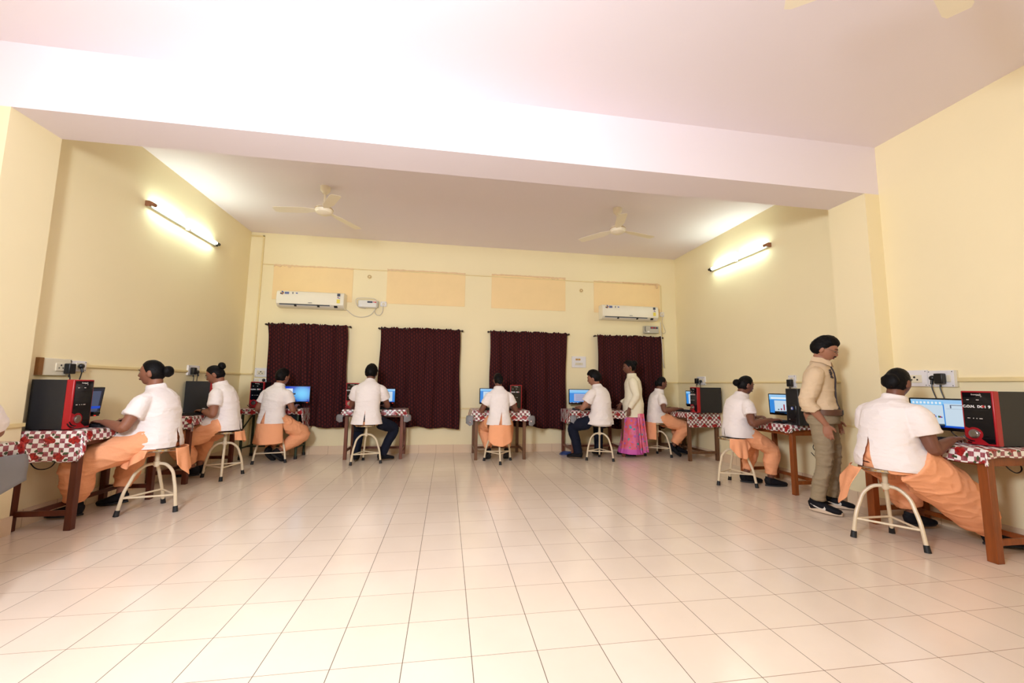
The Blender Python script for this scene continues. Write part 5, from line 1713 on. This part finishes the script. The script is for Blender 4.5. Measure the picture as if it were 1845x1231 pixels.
for k in range(4):
    a = R(205 + 9 * k)
    V = []
    for j in range(16):
        v = j / 15; r = .20 + .07 * v + .012 * (k % 2)
        V.append((r * math.cos(a + .05 * v), r * math.sin(a + .05 * v) , .72 - .62 * v))
    g.tube(V, .014, 8)
part('saree_pleats', g, M['saree'], f['o'])
coat(f, 'jacket', sleeve=1.90, hemr=(.205, .165), hemc=.0, lowz=.66, name='jacket', seed=111, wr=.004, sleeve_r=(.074, .072, .058), off=.026, loose=1.0)
Hr, hc = f['Hr'], f['hc']
part('pocket_trim', Geo().tube([(-.165, .085, .86), (-.190, .03, .855)], .006, 8), M['trim'], f['o'])
shoes(f, (160, 156), (0, 0), (M['gloss'], M['rubber']), .92)
add_hair(f, 'bun', ((0, -.098, .05), (.050, .045, .050))); add_face(f)
part('earring', Geo().ell(hc + Hr @ A3(-.078, -.012, -.05), (.006, .006, .014)).ell(hc + Hr @ A3(.078, -.012, -.05), (.006, .006, .014)), M['gold'], f['o'])

# standing man
f = figure('man in beige shirt and khaki trousers standing with head bowed', (3.51, .73), -55, 'skin_a', .855, (0, .02, .585), (0, -.035, .30), 1.0, .178,
           head=(2, 24), headsc=1.06, standing=True, neck=.088, wrists=[(3.73, .80, .86), (3.40, .60, .83)], elbow=((-.35, -1, 0), (.45, -1, 0)),
           hands=[((.12, -.1, -1), (.7, -.7, 0)), ((.08, -.1, -1), (.6, -.6, 0))],
           legs=[((3.66, .86, .095), (.35, -.5, 0)), ((3.395, .745, .095), (.35, -.5, 0))], uarm=.30, farm=.25, tl=.42, sl=.405, hscale=1.02, voxel=.0055, curl=(8, 20, 24), hipz=.06)
coat(f, 'beige', sleeve=1.22, hemr=(.172, .132), hemc=.01, lowz=.945, name='shirt', seed=121, wr=.007, sleeve_r=(.078, .076, .066), off=.018)
trousers(f, 'khaki', ((.096, .088, .070, .064, .062),) * 2, wr=.009, seed=14, seat_r=(.175, .128, .12), end=.02, sx=7, sz=16, extra=lambda g: g.loft([(0, 0, .84), (0, .002, .90), (0, .003, .972)], (.178, .176, .170), (.128, .132, .131), (1, 0, 0), 40, power=2.25))
sp, rv = f['spine'], f['rv']
zb_ = .945
belt = part('belt', Geo().loft([(0, .003, zb_ - .026), (0, .003, zb_ + .026)], .191, .151, (1, 0, 0), 48, power=2.25), M['belt'], f['o'], 40)
part('belt_buckle', Geo().span((-.024, .150, zb_ - .022), (.024, .159, zb_ + .022)), M['black'], belt, bevel=.004)
# collar wings, dark placket and embroidery on the shirt front
Hr, hc, Nn = f['Hr'], f['hc'], f['N']
g = Geo()
for s in (-1, 1):
    A_ = Nn + A3(s * .060, -.060, .042); B_ = Nn + A3(s * .070, .020, .026); C_ = Nn + A3(s * .018, .080, -.012); D_ = Nn + A3(s * .066, .088, -.060); E_ = Nn + A3(s * .100, .025, -.022); F_ = Nn + A3(s * .088, -.070, .000)
    m = 5
    top = [A_, B_, C_]; bot = [F_, E_, D_]
    V = top + bot
    V2 = [v + A3(s * .004, .003, .003) for v in V]
    g.add(V + V2, [(0, 1, 4, 3), (1, 2, 5, 4), (6, 9, 10, 7), (7, 10, 11, 8), (0, 3, 9, 6), (2, 8, 11, 5), (0, 6, 7, 1), (1, 7, 8, 2), (3, 4, 10, 9), (4, 5, 11, 10)])
part('collar', g, M['beige'], f['o'], 50)
def front_y(z, x=0):
    s = (z - f['seat']) / f['N'][2] * 0
    t = np.interp(z, [sp(q)[2] for q in np.linspace(0, 1, 20)], np.linspace(0, 1, 20))
    ry = np.interp(t, f['ss'], f['ry']) + .018 * np.interp(t, (0, .25, .8, .9, 1), (1, 1.35, 1, .6, .3)); rx = np.interp(t, f['ss'], f['rx']) + .02
    return sp(t)[1] + ry * (max(.0, 1 - abs(x / rx) ** 2.25)) ** (1 / 2.25)
Z = np.linspace(.91, Nn[2] - .03, 18)
part('placket_trim', Geo().tube([(.004, front_y(z) + .004, z) for z in Z], .0075, 8), M['trim'], f['o'])
g = Geo()
for (x, z, r) in ((.075, 1.33, .013), (.085, 1.345, .012), (.070, 1.315, .014), (.082, 1.30, .015), (.095, 1.31, .010), (.074, 1.285, .011), (.062, 1.275, .008), (.090, 1.28, .008), (.100, 1.325, .008), (.066, 1.35, .008)):
    g.ell((x, front_y(z, x) + .001, z), (r, .005, r), n=10, k=6)
part('embroidery', g, M['trim'], f['o'])
for i, s in enumerate((-1, 1)):
    shoe(f['o'], f['legs'][s][2], (-40, -66)[i] + 55 + 90, 0, (M['shoe'], M['solew']), 1.03, swoosh=True, name='sneaker', thick=.030)
add_hair(f, 'man'); add_face(f, glasses=True, moustache=True)
Wl = f['arms'][-1][2]; Ee = f['arms'][-1][1]; dd = nrm(Wl - Ee)
part('wrist_band', Geo().loft([Wl - dd * .05, Wl - dd * .03], .034, .032, (1, 0, 0), 18), M['belt'], f['o'])
